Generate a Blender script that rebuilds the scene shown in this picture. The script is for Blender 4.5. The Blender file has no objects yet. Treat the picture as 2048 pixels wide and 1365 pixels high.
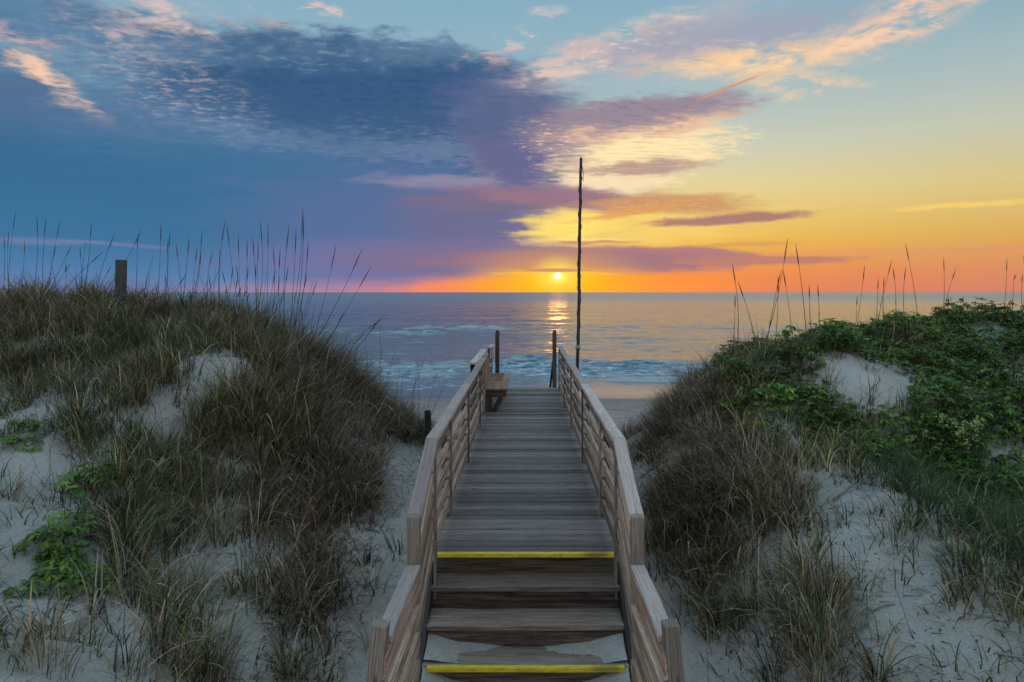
import bpy, math, random
import numpy as np
from mathutils import Vector, Matrix

random.seed(7)
RNG = np.random.default_rng(11)
SC = bpy.context.scene
COL = SC.collection
R = math.radians

# ------------------------------------------------------------------ camera
CAMZ = 5.8            # eye height above the sea (m); the deck lies 2.26 m below the eye
F = 1365.0            # focal length in photo pixels (24 mm lens)
VX, VY = 1051.0, 585.0
cam = bpy.data.cameras.new('camera')
cam.sensor_width = 36.0
cam.lens = 24.0
cam.shift_x = -27.0 / 2048
cam.shift_y = -97.5 / 2048
cam.clip_start = 0.05
cam.clip_end = 200000
camo = bpy.data.objects.new('camera', cam)
COL.objects.link(camo)
camo.location = (0, 0, CAMZ)
camo.rotation_euler = (R(90), 0, 0)
SC.camera = camo
SC.view_settings.view_transform = 'Standard'
SC.view_settings.look = 'None'
SC.view_settings.exposure = 0.0
SC.view_settings.gamma = 1.0
SC.render.engine = 'CYCLES'
SC.cycles.use_denoising = True
SC.cycles.max_bounces = 6
SC.cycles.diffuse_bounces = 3
SC.cycles.glossy_bounces = 3
SC.cycles.transmission_bounces = 3
SC.cycles.caustics_reflective = False
SC.cycles.caustics_refractive = False
SC.cycles.sample_clamp_indirect = 4.0

SUN_AZ = math.atan((1116 - VX) / F)
SUN_EL = math.atan((VY - 552) / F)
ZENITH_LIGHT = 1.85


def lin(c):
    out = []
    for v in c:
        v = v / 255.0
        out.append(v / 12.92 if v <= 0.04045 else ((v + 0.055) / 1.055) ** 2.4)
    return tuple(out)


class G:
    """small helper to write node graphs"""
    def __init__(self, tree):
        self.t = tree

    def n(self, typ, **kw):
        nd = self.t.nodes.new(typ)
        for k, v in kw.items():
            setattr(nd, k, v)
        return nd

    def put(self, sock, v):
        if v is None:
            return
        if hasattr(v, 'is_output'):
            self.t.links.new(v, sock)
        else:
            if sock.type == 'RGBA' and hasattr(v, '__len__') and len(v) == 3:
                v = tuple(v) + (1.0,)
            sock.default_value = v

    def m(self, op, a, b=None, c=None, clamp=False):
        nd = self.n('ShaderNodeMath', operation=op, use_clamp=clamp)
        self.put(nd.inputs[0], a); self.put(nd.inputs[1], b)
        if c is not None:
            self.put(nd.inputs[2], c)
        return nd.outputs[0]

    def vm(self, op, a, b=None, c=None):
        nd = self.n('ShaderNodeVectorMath', operation=op)
        self.put(nd.inputs[0], a); self.put(nd.inputs[1], b)
        if c is not None:
            self.put(nd.inputs[2], c)
        return nd.outputs['Value'] if op in ('LENGTH', 'DOT_PRODUCT', 'DISTANCE') else nd.outputs[0]

    def scale(self, v, s):
        nd = self.n('ShaderNodeVectorMath', operation='SCALE')
        self.put(nd.inputs[0], v); self.put(nd.inputs['Scale'], s)
        return nd.outputs[0]

    def xyz(self, x, y, z):
        nd = self.n('ShaderNodeCombineXYZ')
        self.put(nd.inputs[0], x); self.put(nd.inputs[1], y); self.put(nd.inputs[2], z)
        return nd.outputs[0]

    def sep(self, v):
        nd = self.n('ShaderNodeSeparateXYZ'); self.put(nd.inputs[0], v)
        return nd.outputs

    def mr(self, v, a, b, c=0.0, d=1.0, smooth=True):
        nd = self.n('ShaderNodeMapRange')
        nd.interpolation_type = 'SMOOTHSTEP' if smooth else 'LINEAR'
        self.put(nd.inputs[0], v)
        for i, q in zip((1, 2, 3, 4), (a, b, c, d)):
            self.put(nd.inputs[i], q)
        return nd.outputs[0]

    def mix(self, f, a, b, blend='MIX'):
        nd = self.n('ShaderNodeMix', data_type='RGBA', blend_type=blend)
        nd.clamp_factor = True
        self.put(nd.inputs[0], f); self.put(nd.inputs[6], a); self.put(nd.inputs[7], b)
        return nd.outputs[2]

    def noise(self, v, scale=1.0, detail=4.0, rough=0.5, color=False, dist=0.0, w=None):
        nd = self.n('ShaderNodeTexNoise')
        if w is not None:
            nd.noise_dimensions = '4D'
            self.put(nd.inputs['W'], w)
        self.put(nd.inputs['Vector'], v)
        nd.inputs['Scale'].default_value = scale
        nd.inputs['Detail'].default_value = detail
        nd.inputs['Roughness'].default_value = rough
        nd.inputs['Distortion'].default_value = dist
        return nd.outputs['Color' if color else 'Fac']

    def ramp(self, f, stops):
        nd = self.n('ShaderNodeValToRGB')
        cr = nd.color_ramp
        while len(cr.elements) < len(stops):
            cr.elements.new(0.5)
        for e, (p, c) in zip(cr.elements, stops):
            e.position = p
            e.color = tuple(c) + (1.0,) if len(c) == 3 else c
        self.put(nd.inputs[0], f)
        return nd.outputs[0]

    def mapping(self, v, loc=(0, 0, 0), rot=(0, 0, 0), scl=(1, 1, 1), typ='POINT'):
        nd = self.n('ShaderNodeMapping', vector_type=typ)
        self.put(nd.inputs['Vector'], v)
        nd.inputs['Location'].default_value = loc
        nd.inputs['Rotation'].default_value = rot
        nd.inputs['Scale'].default_value = scl
        return nd.outputs[0]


# ------------------------------------------------------------------ sky
def dirpx(px, py):
    az = math.atan((px - VX) / F)
    el = math.atan((VY - py) / F * math.cos(az))
    return az, el


def build_world():
    w = bpy.data.worlds.new('World')
    SC.world = w
    w.use_nodes = True
    t = w.node_tree
    t.nodes.clear()
    g = G(t)
    out = g.n('ShaderNodeOutputWorld')
    tc = g.n('ShaderNodeTexCoord')
    d = tc.outputs['Generated']
    x, y, z = g.sep(d)[:3]
    az = g.m('ARCTAN2', x, y)
    el = g.m('ARCSINE', z)
    P = g.xyz(az, el, 0.0)
    # clear sky: two elevation ramps, the cool side and the sunny side
    t01 = g.m('DIVIDE', g.m('MAXIMUM', el, 0.0), 0.5, clamp=True)

    def stop(py, c):
        return (math.atan((VY - py) / F) / 0.5, lin(c))
    ramp_l = g.ramp(t01, [
        (0.0, lin((126, 132, 178))), stop(565, (96, 130, 176)), stop(535, (78, 126, 172)), stop(470, (58, 118, 160)),
        stop(400, (50, 110, 150)), stop(320, (62, 112, 150)), stop(250, (96, 138, 168)), stop(170, (128, 164, 186)),
        stop(80, (142, 178, 196)), stop(0, (132, 172, 194)), (0.9, lin((112, 156, 188)))])
    ramp_r = g.ramp(t01, [
        (0.0, lin((232, 130, 92))), stop(560, (238, 138, 80)), stop(530, (238, 154, 82)), stop(490, (238, 182, 82)),
        stop(440, (236, 202, 112)), stop(380, (228, 210, 150)), stop(310, (206, 206, 182)), stop(240, (182, 196, 190)),
        stop(130, (152, 184, 194)), stop(0, (134, 174, 194)), (0.9, lin((112, 156, 190)))])
    ff = g.mr(az, dirpx(760, 400)[0], dirpx(1330, 400)[0])
    col = g.mix(ff, ramp_l, ramp_r)
    # warmth fades far to the right
    fr = g.m('MULTIPLY', g.mr(az, dirpx(1400, 0)[0], dirpx(2150, 0)[0]), 0.75)
    col = g.mix(fr, col, g.ramp(t01, [(0.0, lin((204, 130, 112))), stop(540, (212, 144, 102)), stop(480, (214, 172, 96)), stop(400, (212, 194, 136)),
                                      stop(300, (192, 196, 176)), stop(220, (172, 188, 188)), stop(120, (146, 176, 188)), (0.9, lin((110, 150, 182)))]))

    # perspective plane of the cloud deck: ripples shrink towards the horizon
    den = g.m('ADD', g.m('MAXIMUM', z, 0.0), 0.06)
    pl = g.xyz(g.m('DIVIDE', x, den), g.m('DIVIDE', y, den), 0.0)
    n_soft = g.noise(g.mapping(P, scl=(7, 20, 1)), 1.0, 5, 0.55)
    n_fine = g.noise(g.mapping(P, scl=(26, 75, 1)), 1.0, 6, 0.6)
    n_mack = g.noise(g.mapping(pl, rot=(0, 0, R(14)), scl=(8.5, 11, 1)), 1.0, 5, 0.62, dist=0.35)
    n_cirr = g.noise(g.mapping(P, rot=(0, 0, R(-20)), scl=(15, 52, 1)), 1.0, 8, 0.66, dist=0.4)
    n_cirl = g.noise(g.mapping(P, rot=(0, 0, R(28)), scl=(16, 48, 1)), 1.0, 8, 0.66, dist=0.4)
    n_strk = g.noise(g.mapping(P, scl=(9, 90, 1)), 1.0, 6, 0.58)
    n_m2 = g.noise(g.mapping(pl, rot=(0, 0, R(-8)), scl=(15, 21, 1)), 1.0, 4, 0.6, dist=0.3)
    n_row = g.noise(g.mapping(pl, rot=(0, 0, R(3)), scl=(5, 30, 1)), 1.0, 3, 0.55, dist=0.25)
    NN = {'m2': n_m2, 'row': n_row, 'soft': n_soft, 'fine': n_fine, 'mack': n_mack, 'cirr': n_cirr, 'cirl': n_cirl, 'strk': n_strk}
    # warped lookups give ragged outlines
    wv = g.noise(g.mapping(P, scl=(16, 44, 1)), 1.0, 6, 0.6, color=True)
    wv = g.vm('SUBTRACT', wv, (0.5, 0.5, 0.5))
    WP = g.vm('ADD', P, g.vm('MULTIPLY', wv, (0.10, 0.035, 0.0)))
    WH = g.vm('ADD', P, g.vm('MULTIPLY', wv, (0.16, 0.012, 0.0)))

    srcs = {'W': WP, 'H': WH, '0': P}
    cnt = [0]

    def blob(px, py, rx, ry, rot, c, a=1.0, k=0.8, s=0.35, n='soft', warp='W', gain=1.0):
        nonlocal col
        a0, e0 = dirpx(px, py)
        ca = math.cos(a0)
        # every few clouds the lookups are chained to the colour so far, so the shader is worked off in order
        if cnt[0] % 8 == 7:
            for kk in srcs:
                srcs[kk] = g.vm('MULTIPLY_ADD', col, (1e-9, 1e-9, 1e-9), srcs[kk])
        cnt[0] += 1
        src = srcs[warp]
        q = g.mapping(src, loc=(a0, e0, 0), rot=(0, 0, R(rot)), scl=(rx / F * ca * ca, ry / F * ca, 1), typ='TEXTURE')
        ln = g.vm('LENGTH', q)
        dd = g.m('SUBTRACT', 1.0, ln)
        if k:
            dd = g.m('MULTIPLY_ADD', g.m('SUBTRACT', NN[n], 0.5), k, dd)
        f = g.mr(dd, -s, s, 0.0, a)
        cl = tuple(v * gain for v in lin(c))
        col = g.mix(f, col, cl)

    def ripple(px, py, rx, ry, rot, c, a, lo, hi, n, edge=.25):
        """cloudlets of one noise, kept inside one soft ellipse"""
        nonlocal col
        if cnt[0] % 8 == 7:
            for kk in srcs:
                srcs[kk] = g.vm('MULTIPLY_ADD', col, (1e-9, 1e-9, 1e-9), srcs[kk])
        cnt[0] += 1
        a0, e0 = dirpx(px, py)
        ca = math.cos(a0)
        q = g.mapping(srcs['W'], loc=(a0, e0, 0), rot=(0, 0, R(rot)), scl=(rx / F * ca * ca, ry / F * ca, 1), typ='TEXTURE')
        mk = g.mr(g.vm('LENGTH', q), 1.0, edge, 0.0, a)
        f = g.m('MULTIPLY', mk, g.mr(NN[n], lo, hi))
        col = g.mix(f, col, lin(c))

    B = blob
    T = ripple
    # --- cool upper left: veils and pink-lit cirrus
    B(60, 25, 170, 62, 0, (70, 112, 148), .9, 1.6, .45, 'cirl')
    B(300, 130, 330, 110, -20, (104, 142, 172), .55, 2.6, .6, 'cirl')
    B(260, 75, 150, 40, -10, (92, 122, 154), .6, 2.4, .5, 'mack')
    B(20, 215, 190, 95, -25, (80, 110, 146), .95, 1.2, .45, 'cirl')
    T(110, 165, 190, 34, -38, (250, 208, 176), .95, .38, .56, 'cirl')
    T(40, 80, 110, 34, -10, (226, 184, 174), .8, .46, .62, 'cirl')
    T(390, 70, 260, 70, -18, (240, 206, 192), .8, .44, .64, 'cirl')
    T(300, 120, 260, 60, -25, (214, 186, 186), .75, .44, .62, 'cirl')
    T(480, 70, 190, 50, -8, (242, 206, 186), .75, .50, .66, 'mack')
    T(340, 205, 230, 66, -22, (222, 190, 184), .75, .50, .66, 'mack')
    T(250, 250, 260, 50, -12, (158, 170, 190), .5, .48, .66, 'mack')
    T(590, 22, 140, 22, 5, (240, 206, 182), .8, .48, .62, 'mack')
    T(560, 50, 90, 14, 0, (236, 204, 186), .7, .48, .62, 'mack')
    # --- the big dark blue bank
    B(120, 330, 480, 55, -2, (52, 104, 142), .85, 1.2, .6, 'strk')
    B(540, 225, 290, 105, -10, (74, 110, 146), .9, 1.8, .5, 'mack')
    B(720, 180, 360, 95, -2, (46, 86, 126), 1.0, 1.2, .30, 'mack')
    B(880, 225, 300, 110, -8, (56, 92, 134), 1.0, .9, .34, 'mack')
    B(720, 215, 330, 90, 0, (54, 94, 134), .85, .9, .5, 'soft')
    B(1000, 290, 180, 85, -16, (80, 96, 138), .95, 1.1, .38, 'mack')
    B(860, 335, 380, 58, 0, (70, 100, 142), .9, 1.2, .5, 'mack')
    B(560, 300, 330, 60, -2, (72, 110, 150), .8, 1.4, .5, 'mack')
    B(330, 280, 240, 55, -8, (80, 116, 152), .75, 1.8, .6, 'mack')
    T(420, 320, 480, 70, -3, (112, 140, 170), .5, .48, .68, 'strk')
    T(480, 400, 520, 60, 0, (84, 132, 168), .35, .48, .68, 'strk')
    B(640, 120, 300, 26, 4, (128, 162, 184), .5, 2.8, .5, 'mack')
    B(860, 300, 230, 22, -2, (150, 162, 186), .42, 3.8, .5, 'mack')
    B(600, 285, 200, 18, -3, (124, 148, 176), .3, 3.4, .6, 'mack')
    B(760, 230, 330, 90, 0, (110, 134, 166), .30, 4.2, .5, 'mack')
    B(520, 345, 380, 36, -2, (58, 110, 150), .7, 1.0, .7, 'strk')
    B(600, 262, 260, 26, 0, (104, 130, 164), .3, 3.4, .6, 'mack')
    # rippled under-surface of the bank
    B(740, 200, 330, 90, -2, (50, 88, 128), .8, .9, .4, 'soft')
    T(700, 150, 420, 90, -2, (38, 78, 120), .7, .42, .72, 'm2')
    T(860, 285, 330, 60, -3, (140, 152, 180), .45, .46, .80, 'm2')
    T(620, 110, 360, 50, 2, (146, 172, 192), .5, .44, .76, 'm2')
    T(430, 230, 260, 80, -12, (164, 172, 190), .45, .44, .80, 'm2')
    T(300, 130, 300, 110, -20, (214, 194, 192), .5, .44, .80, 'm2')
    T(330, 170, 300, 110, -20, (84, 120, 156), .6, .50, .32, 'm2')
    # --- purple lower bank
    B(480, 420, 600, 110, 0, (58, 110, 150), .75, .6, .7, 'strk')
    B(850, 440, 330, 105, 0, (88, 110, 156), .85, .6, .5, 'strk', 'H')
    B(940, 365, 190, 12, 0, (176, 156, 168), .5, 2.0, .6, 'strk', 'H')
    B(985, 455, 190, 70, 0, (106, 106, 144), .85, .7, .45, 'strk', 'H')
    B(1040, 400, 230, 22, 2, (116, 108, 138), .95, .8, .4, 'strk', 'H')
    B(840, 525, 340, 42, 0, (116, 114, 162), .8, .6, .5, 'strk', 'H')
    # --- golden side: bright breaks
    B(1260, 452, 190, 42, 0, (248, 212, 112), .8, 1.2, .5, 'strk', 'H')
    B(1145, 450, 85, 30, 8, (255, 220, 110), .9, 1.6, .5, 'strk', 'W', 1.1)
    T(1240, 448, 220, 48, 0, (236, 176, 92), .6, .50, .70, 'strk')
    B(1140, 485, 90, 8, 0, (255, 222, 120), .9, 1.0, .5, 'strk', 'H', 1.2)
    # --- mackerel patch above the pole
    B(1190, 315, 190, 66, 0, (250, 222, 176), .85, 1.3, .45, 'mack')
    B(1250, 295, 190, 55, 4, (254, 226, 170), .9, 2.2, .4, 'mack', 'W', 1.05)
    B(1200, 362, 140, 24, 0, (252, 226, 184), .8, 1.2, .5, 'mack')
    B(1100, 270, 90, 60, -20, (150, 134, 152), .85, 1.4, .4, 'mack')
    B(1285, 334, 125, 15, 2, (190, 154, 140), .85, 1.2, .5, 'mack')
    B(1255, 238, 215, 36, 5, (170, 146, 152), .9, 1.3, .42, 'mack')
    B(1360, 246, 110, 18, 8, (244, 200, 160), .8, 1.6, .5, 'mack')
    B(1190, 268, 170, 14, 0, (238, 190, 156), .75, 2.2, .5, 'mack')
    B(1020, 330, 90, 40, -25, (108, 108, 146), .9, 1.0, .4, 'mack')
    # --- streak clouds
    B(1130, 398, 180, 22, -4, (150, 116, 134), .95, .8, .4, 'strk', 'H')
    B(1350, 408, 165, 19, -2, (206, 152, 108), .95, 1.0, .4, 'strk', 'H')
    B(1260, 424, 110, 10, 8, (222, 158, 96), .8, 1.2, .5, 'strk', 'H')
    B(1470, 438, 150, 11, 2, (172, 124, 116), .98, .7, .35, 'strk', 'H')
    B(1180, 485, 70, 4, 0, (190, 132, 110), .8, .8, .5, 'strk', 'H')
    B(1910, 411, 120, 6, 0, (250, 208, 112), .85, 1.4, .5, 'strk', 'H')
    B(1750, 508, 420, 9, 0, (226, 158, 100), .5, 2.0, .6, 'strk', 'H')
    B(1950, 500, 220, 8, 0, (224, 150, 104), .5, 2.0, .6, 'strk', 'H')
    B(1450, 492, 120, 5, 1, (216, 158, 96), .7, 1.4, .5, 'strk', 'H')
    B(60, 482, 130, 6, 0, (140, 132, 172), .4, 1.4, .6, 'strk', 'H')
    B(240, 490, 80, 4, -2, (140, 132, 172), .35, 1.4, .6, 'strk', 'H')
    # --- glow along the horizon
    B(870, 590, 340, 25, 0, (198, 130, 146), .8, .3, .7, 'strk', 'H')
    B(990, 586, 180, 30, 0, (244, 134, 104), .95, .2, .6, 'strk', 'H')
    B(1180, 570, 280, 32, 0, (255, 150, 62), .9, .3, .5, 'strk', 'H')
    # low purple bank over the sun
    B(980, 520, 290, 36, 0, (120, 110, 146), .95, .6, .35, 'strk', 'H')
    B(1250, 521, 250, 27, 0, (168, 118, 130), .98, .5, .28, 'strk', 'H')
    B(1370, 512, 130, 16, 0, (180, 126, 124), .95, .5, .3, 'strk', 'H')
    B(1500, 521, 190, 9, 0, (190, 128, 112), .95, .6, .35, 'strk', 'H')
    # --- warm cirrus, upper right
    B(1250, 105, 240, 36, 16, (188, 182, 188), .6, 2.6, .6, 'cirr')
    T(1160, 118, 220, 44, 22, (240, 208, 186), .9, .37, .58, 'cirr')
    T(1060, 60, 90, 34, 25, (236, 208, 192), .75, .48, .64, 'mack')
    T(990, 110, 100, 40, 10, (228, 194, 184), .7, .48, .64, 'mack')
    T(1300, 55, 170, 26, 12, (234, 206, 188), .7, .48, .64, 'cirr')
    B(1420, 88, 270, 42, 2, (164, 162, 180), .75, 1.9, .6, 'cirr')
    T(1490, 128, 290, 46, -2, (252, 210, 160), 1.0, .30, .54, 'cirr')
    T(1610, 170, 140, 30, -4, (246, 208, 164), .85, .44, .62, 'cirr')
    T(1350, 125, 210, 32, 10, (216, 184, 176), .8, .46, .64, 'cirr')
    T(1790, 48, 270, 60, 14, (238, 198, 172), .9, .34, .57, 'cirr')
    T(1690, 92, 180, 22, 14, (250, 212, 172), .85, .42, .6, 'cirr')
    B(1290, 172, 190, 24, 0, (156, 184, 198), .6, 2.2, .6, 'mack')
    T(1230, 95, 230, 60, 18, (246, 216, 192), .6, .52, .70, 'm2')
    T(1480, 120, 260, 60, 0, (255, 224, 178), .5, .52, .70, 'm2')
    T(1800, 48, 240, 60, 14, (252, 216, 186), .6, .52, .70, 'm2')
    # purple end of the bank
    B(1010, 230, 110, 75, -12, (88, 102, 142), .85, 1.5, .5, 'mack')
    B(1030, 325, 90, 42, -20, (98, 102, 144), .9, 1.3, .45, 'mack')
    T(1270, 302, 190, 70, 2, (255, 236, 186), .9, .46, .62, 'row')
    T(1280, 300, 190, 70, 2, (202, 180, 166), .6, .48, .34, 'row')
    T(1110, 290, 110, 80, -15, (244, 208, 170), .75, .52, .68, 'm2')
    B(1270, 233, 185, 30, 4, (150, 136, 152), .9, 1.5, .4, 'mack')
    T(1360, 248, 140, 24, 8, (246, 204, 162), .85, .46, .62, 'mack')
    T(1240, 262, 220, 22, 2, (236, 196, 164), .7, .50, .66, 'm2')
    T(1260, 228, 200, 40, 4, (112, 112, 142), .5, .50, .66, 'm2')
    B(1285, 336, 110, 12, 2, (184, 152, 142), .75, 1.4, .5, 'mack')
    T(1330, 410, 190, 26, -2, (250, 204, 120), .6, .52, .70, 'm2')
    B(1457, 176, 60, 3.0, 17, (214, 152, 122), .9, .6, .5, 'cirr', '0')
    # --- sun
    B(1116, 566, 130, 40, 0, (255, 176, 30), .9, 0, .75, 'strk', '0')
    B(1116, 560, 62, 26, 0, (255, 206, 20), .9, 0, .9, 'strk', '0', 1.05)
    B(1110, 520, 240, 21, 0, (150, 114, 132), .92, .3, .35, 'strk', 'H')
    B(1112, 548, 110, 3.5, 0, (255, 200, 60), .8, .6, .6, 'strk', 'H')
    B(1116, 556, 120, 46, 0, (255, 184, 48), .5, 0, .98, 'strk', '0')
    B(1116, 550, 34, 24, 0, (255, 222, 90), .85, 0, .98, 'strk', '0', 1.1)
    B(1116, 555, 13, 9, 0, (255, 232, 90), 1., 0, .9, 'strk', '0', 1.3)
    B(1116, 552, 6.5, 5.0, 0, (255, 246, 214), 1., 0, .35, 'strk', '0', 6.0)
    B(1116, 541, 60, 3.6, 0, (196, 128, 110), .85, .4, .5, 'strk', '0')
    # --- sky out of the photo's view: overhead and behind, open and blue with broken cloud
    cov = g.noise(g.mapping(pl, scl=(.9, .9, 1)), 1.0, 6, 0.6, dist=0.4)
    back = g.mix(g.mr(cov, .42, .68), tuple(ZENITH_LIGHT * v for v in lin((120, 160, 188))),
                 tuple(ZENITH_LIGHT * v for v in lin((190, 200, 208))))
    back = g.mix(g.mr(el, R(26), R(4), 0.0, .85), back, tuple(1.55 * v for v in lin((205, 176, 172))))
    fb = g.m('MAXIMUM', g.mr(el, R(24), R(42)), g.mr(g.m('ABSOLUTE', az), R(50), R(85)))
    col = g.mix(fb, col, back)
    # physically based dawn sky adds a faint veil over everything
    sky = g.n('ShaderNodeTexSky')
    sky.sky_type = 'NISHITA'
    sky.sun_disc = False
    sky.sun_elevation = SUN_EL
    sky.sun_rotation = SUN_AZ
    sky.altitude = 5
    bg1 = g.n('ShaderNodeBackground'); g.put(bg1.inputs[0], sky.outputs[0]); bg1.inputs[1].default_value = 0.0015
    bg2 = g.n('ShaderNodeBackground'); g.put(bg2.inputs[0], col); bg2.inputs[1].default_value = 1.0
    add = g.n('ShaderNodeAddShader')
    t.links.new(bg1.outputs[0], add.inputs[0]); t.links.new(bg2.outputs[0], add.inputs[1])
    t.links.new(add.outputs[0], out.inputs[0])
    w.cycles.sampling_method = 'MANUAL'
    w.cycles.sample_map_resolution = 1024


build_world()

sun = bpy.data.lights.new('sun', 'SUN')
sun.energy = 0.008
sun.angle = R(1.6)
sun.color = (1.0, 0.33, 0.07)
suno = bpy.data.objects.new('sun', sun)
COL.objects.link(suno)
sd = Vector((math.sin(SUN_AZ) * math.cos(SUN_EL), math.cos(SUN_AZ) * math.cos(SUN_EL), math.sin(SUN_EL)))
suno.rotation_euler = sd.to_track_quat('Z', 'Y').to_euler()
suno.location = (0, -5, 30)


# ------------------------------------------------------------------ helpers
def mesh_np(name, co, quads=None, tris=None, smooth=False, col=None, attrs=None):
    me = bpy.data.meshes.new(name)
    co = np.asarray(co, dtype=np.float32)
    me.vertices.add(len(co))
    me.vertices.foreach_set('co', co.ravel())
    nq = 0 if quads is None else len(quads)
    nt = 0 if tris is None else len(tris)
    li = []
    if nq:
        li.append(np.asarray(quads, dtype=np.int32).ravel())
    if nt:
        li.append(np.asarray(tris, dtype=np.int32).ravel())
    li = np.concatenate(li)
    me.loops.add(len(li))
    me.loops.foreach_set('vertex_index', li)
    me.polygons.add(nq + nt)
    ls = np.concatenate([np.arange(nq, dtype=np.int32) * 4, nq * 4 + np.arange(nt, dtype=np.int32) * 3])
    me.polygons.foreach_set('loop_start', ls)
    if smooth:
        me.polygons.foreach_set('use_smooth', np.ones(nq + nt, dtype=bool))
    me.update(calc_edges=True)
    if col is not None:
        a = me.attributes.new('col', 'FLOAT_COLOR', 'POINT')
        c4 = np.ones((len(co), 4), dtype=np.float32); c4[:, :3] = col
        a.data.foreach_set('color', c4.ravel())
    for k, v in (attrs or {}).items():
        a = me.attributes.new(k, 'FLOAT', 'POINT')
        a.data.foreach_set('value', np.asarray(v, dtype=np.float32))
    return me


def link(name, me, mat=None, parent=None, **props):
    o = bpy.data.objects.new(name, me)
    COL.objects.link(o)
    if me is not None and mat is not None:
        me.materials.append(mat)
    if parent is not None:
        o.parent = parent
    for k, v in props.items():
        o[k] = v
    return o


def empty(name, loc, label, cat, group=None):
    o = link(name, None, label=label, category=cat)
    o.location = loc
    o.empty_display_size = 0.2
    if group:
        o['group'] = group
    return o


_perm = {}


def vnoise(x, y, seed=0):
    if seed not in _perm:
        _perm[seed] = np.random.default_rng(seed + 100).random((256, 256))
    T = _perm[seed]
    xi = np.floor(x).astype(int); yi = np.floor(y).astype(int)
    fx = x - xi; fy = y - yi
    fx = fx * fx * (3 - 2 * fx); fy = fy * fy * (3 - 2 * fy)
    a = T[xi & 255, yi & 255]; b = T[(xi + 1) & 255, yi & 255]
    c = T[xi & 255, (yi + 1) & 255]; d = T[(xi + 1) & 255, (yi + 1) & 255]
    return (a * (1 - fx) + b * fx) * (1 - fy) + (c * (1 - fx) + d * fx) * fy


def fbm(x, y, seed=0, octv=4):
    s = 0; a = 0.5; tot = 0
    for i in range(octv):
        s = s + a * vnoise(x * 2 ** i + 17.3 * i, y * 2 ** i + 5.1 * i, seed + i)
        tot += a; a *= 0.5
    return s / tot


def sstep(a, b, x):
    t = np.clip((x - a) / (b - a), 0, 1)
    return t * t * (3 - 2 * t)


# ------------------------------------------------------------------ materials
def new_mat(name):
    m = bpy.data.materials.new(name)
    m.use_nodes = True
    m.node_tree.nodes.clear()
    g = G(m.node_tree)
    out = g.n('ShaderNodeOutputMaterial')
    return m, g, out


def principled(g, out, **kw):
    p = g.n('ShaderNodeBsdfPrincipled')
    for k, v in kw.items():
        g.put(p.inputs[k.replace('_', ' ')], v)
    g.t.links.new(p.outputs[0], out.inputs[0])
    return p


def bump(g, h, strength=0.5, dist=0.01, normal=None):
    b = g.n('ShaderNodeBump')
    b.inputs['Strength'].default_value = strength
    b.inputs['Distance'].default_value = dist
    g.put(b.inputs['Height'], h)
    if normal is not None:
        g.put(b.inputs['Normal'], normal)
    return b.outputs[0]


def wood(name, dark, mid, light, rough=0.75, wear=0.5, attr=False, grain=1.0):
    """weathered timber; the grain runs along local X, every board is offset by its own random number"""
    m, g, out = new_mat(name)
    tc = g.n('ShaderNodeTexCoord')
    P = tc.outputs['Object']
    if attr:
        a = g.n('ShaderNodeAttribute'); a.attribute_name = 'tone'
        rnd = a.outputs['Fac']
    else:
        rnd = g.n('ShaderNodeObjectInfo').outputs['Random']
    w = g.m('MULTIPLY', rnd, 37.0)
    n1 = g.noise(g.mapping(P, scl=(1.6, 60 * grain, 60 * grain)), 1.0, 6, 0.66, dist=0.35, w=w)
    n2 = g.noise(g.mapping(P, scl=(14, 260 * grain, 260 * grain)), 1.0, 3, 0.6, w=w)
    n3 = g.noise(g.mapping(P, scl=(2.4, 11, 11)), 1.0, 5, 0.62, w=w)
    n4 = g.noise(g.mapping(P, scl=(9, 60, 60)), 1.0, 4, 0.7, w=w)
    rings = g.n('ShaderNodeTexWave'); rings.wave_type = 'BANDS'; rings.bands_direction = 'Y'
    g.put(rings.inputs['Vector'], g.mapping(g.vm('ADD', P, g.xyz(0, g.m('MULTIPLY', rnd, 3.1), 0)), scl=(.8, 16 * grain, 16 * grain)))
    rings.inputs['Scale'].default_value = 1.3
    rings.inputs['Distortion'].default_value = 9.0
    rings.inputs['Detail'].default_value = 3.0
    rings.inputs['Detail Scale'].default_value = 1.2
    f = g.m('ADD', g.m('MULTIPLY', n1, .50), g.m('ADD', g.m('MULTIPLY', n2, .34), g.m('MULTIPLY', rings.outputs['Fac'], .16)))
    c = g.ramp(f, [(0.34, dark), (0.47, mid), (0.62, light)])
    c = g.mix(g.mr(n4, .60, .70, 0, .65), c, tuple(v * .7 for v in dark))
    tone = g.m('ADD', g.m('MULTIPLY', rnd, .85), .55)
    c = g.mix(1.0, c, g.xyz(tone, tone, tone), 'MULTIPLY')
    st = g.mr(n3, .50, .72, 0.0, wear)
    c = g.mix(st, c, tuple(v * .8 for v in dark))
    lp = g.mr(n3, .26, .42, wear * .5, 0.0)
    c = g.mix(lp, c, tuple(min(1, v * 1.25) for v in light))
    # knots
    vo = g.n('ShaderNodeTexVoronoi'); g.put(vo.inputs['Vector'], g.mapping(P, scl=(2.1, 9, 9)))
    g.put(vo.inputs['Scale'], 1.0)
    kn = g.mr(vo.outputs['Distance'], .06, .13, .7, 0.0)
    c = g.mix(kn, c, tuple(v * .45 for v in dark))
    nb = bump(g, f, .55, .006)
    principled(g, out, Base_Color=c, Roughness=g.mr(f, .3, .7, rough - .05, rough + .12), Normal=nb, Specular_IOR_Level=.22)
    return m


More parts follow.
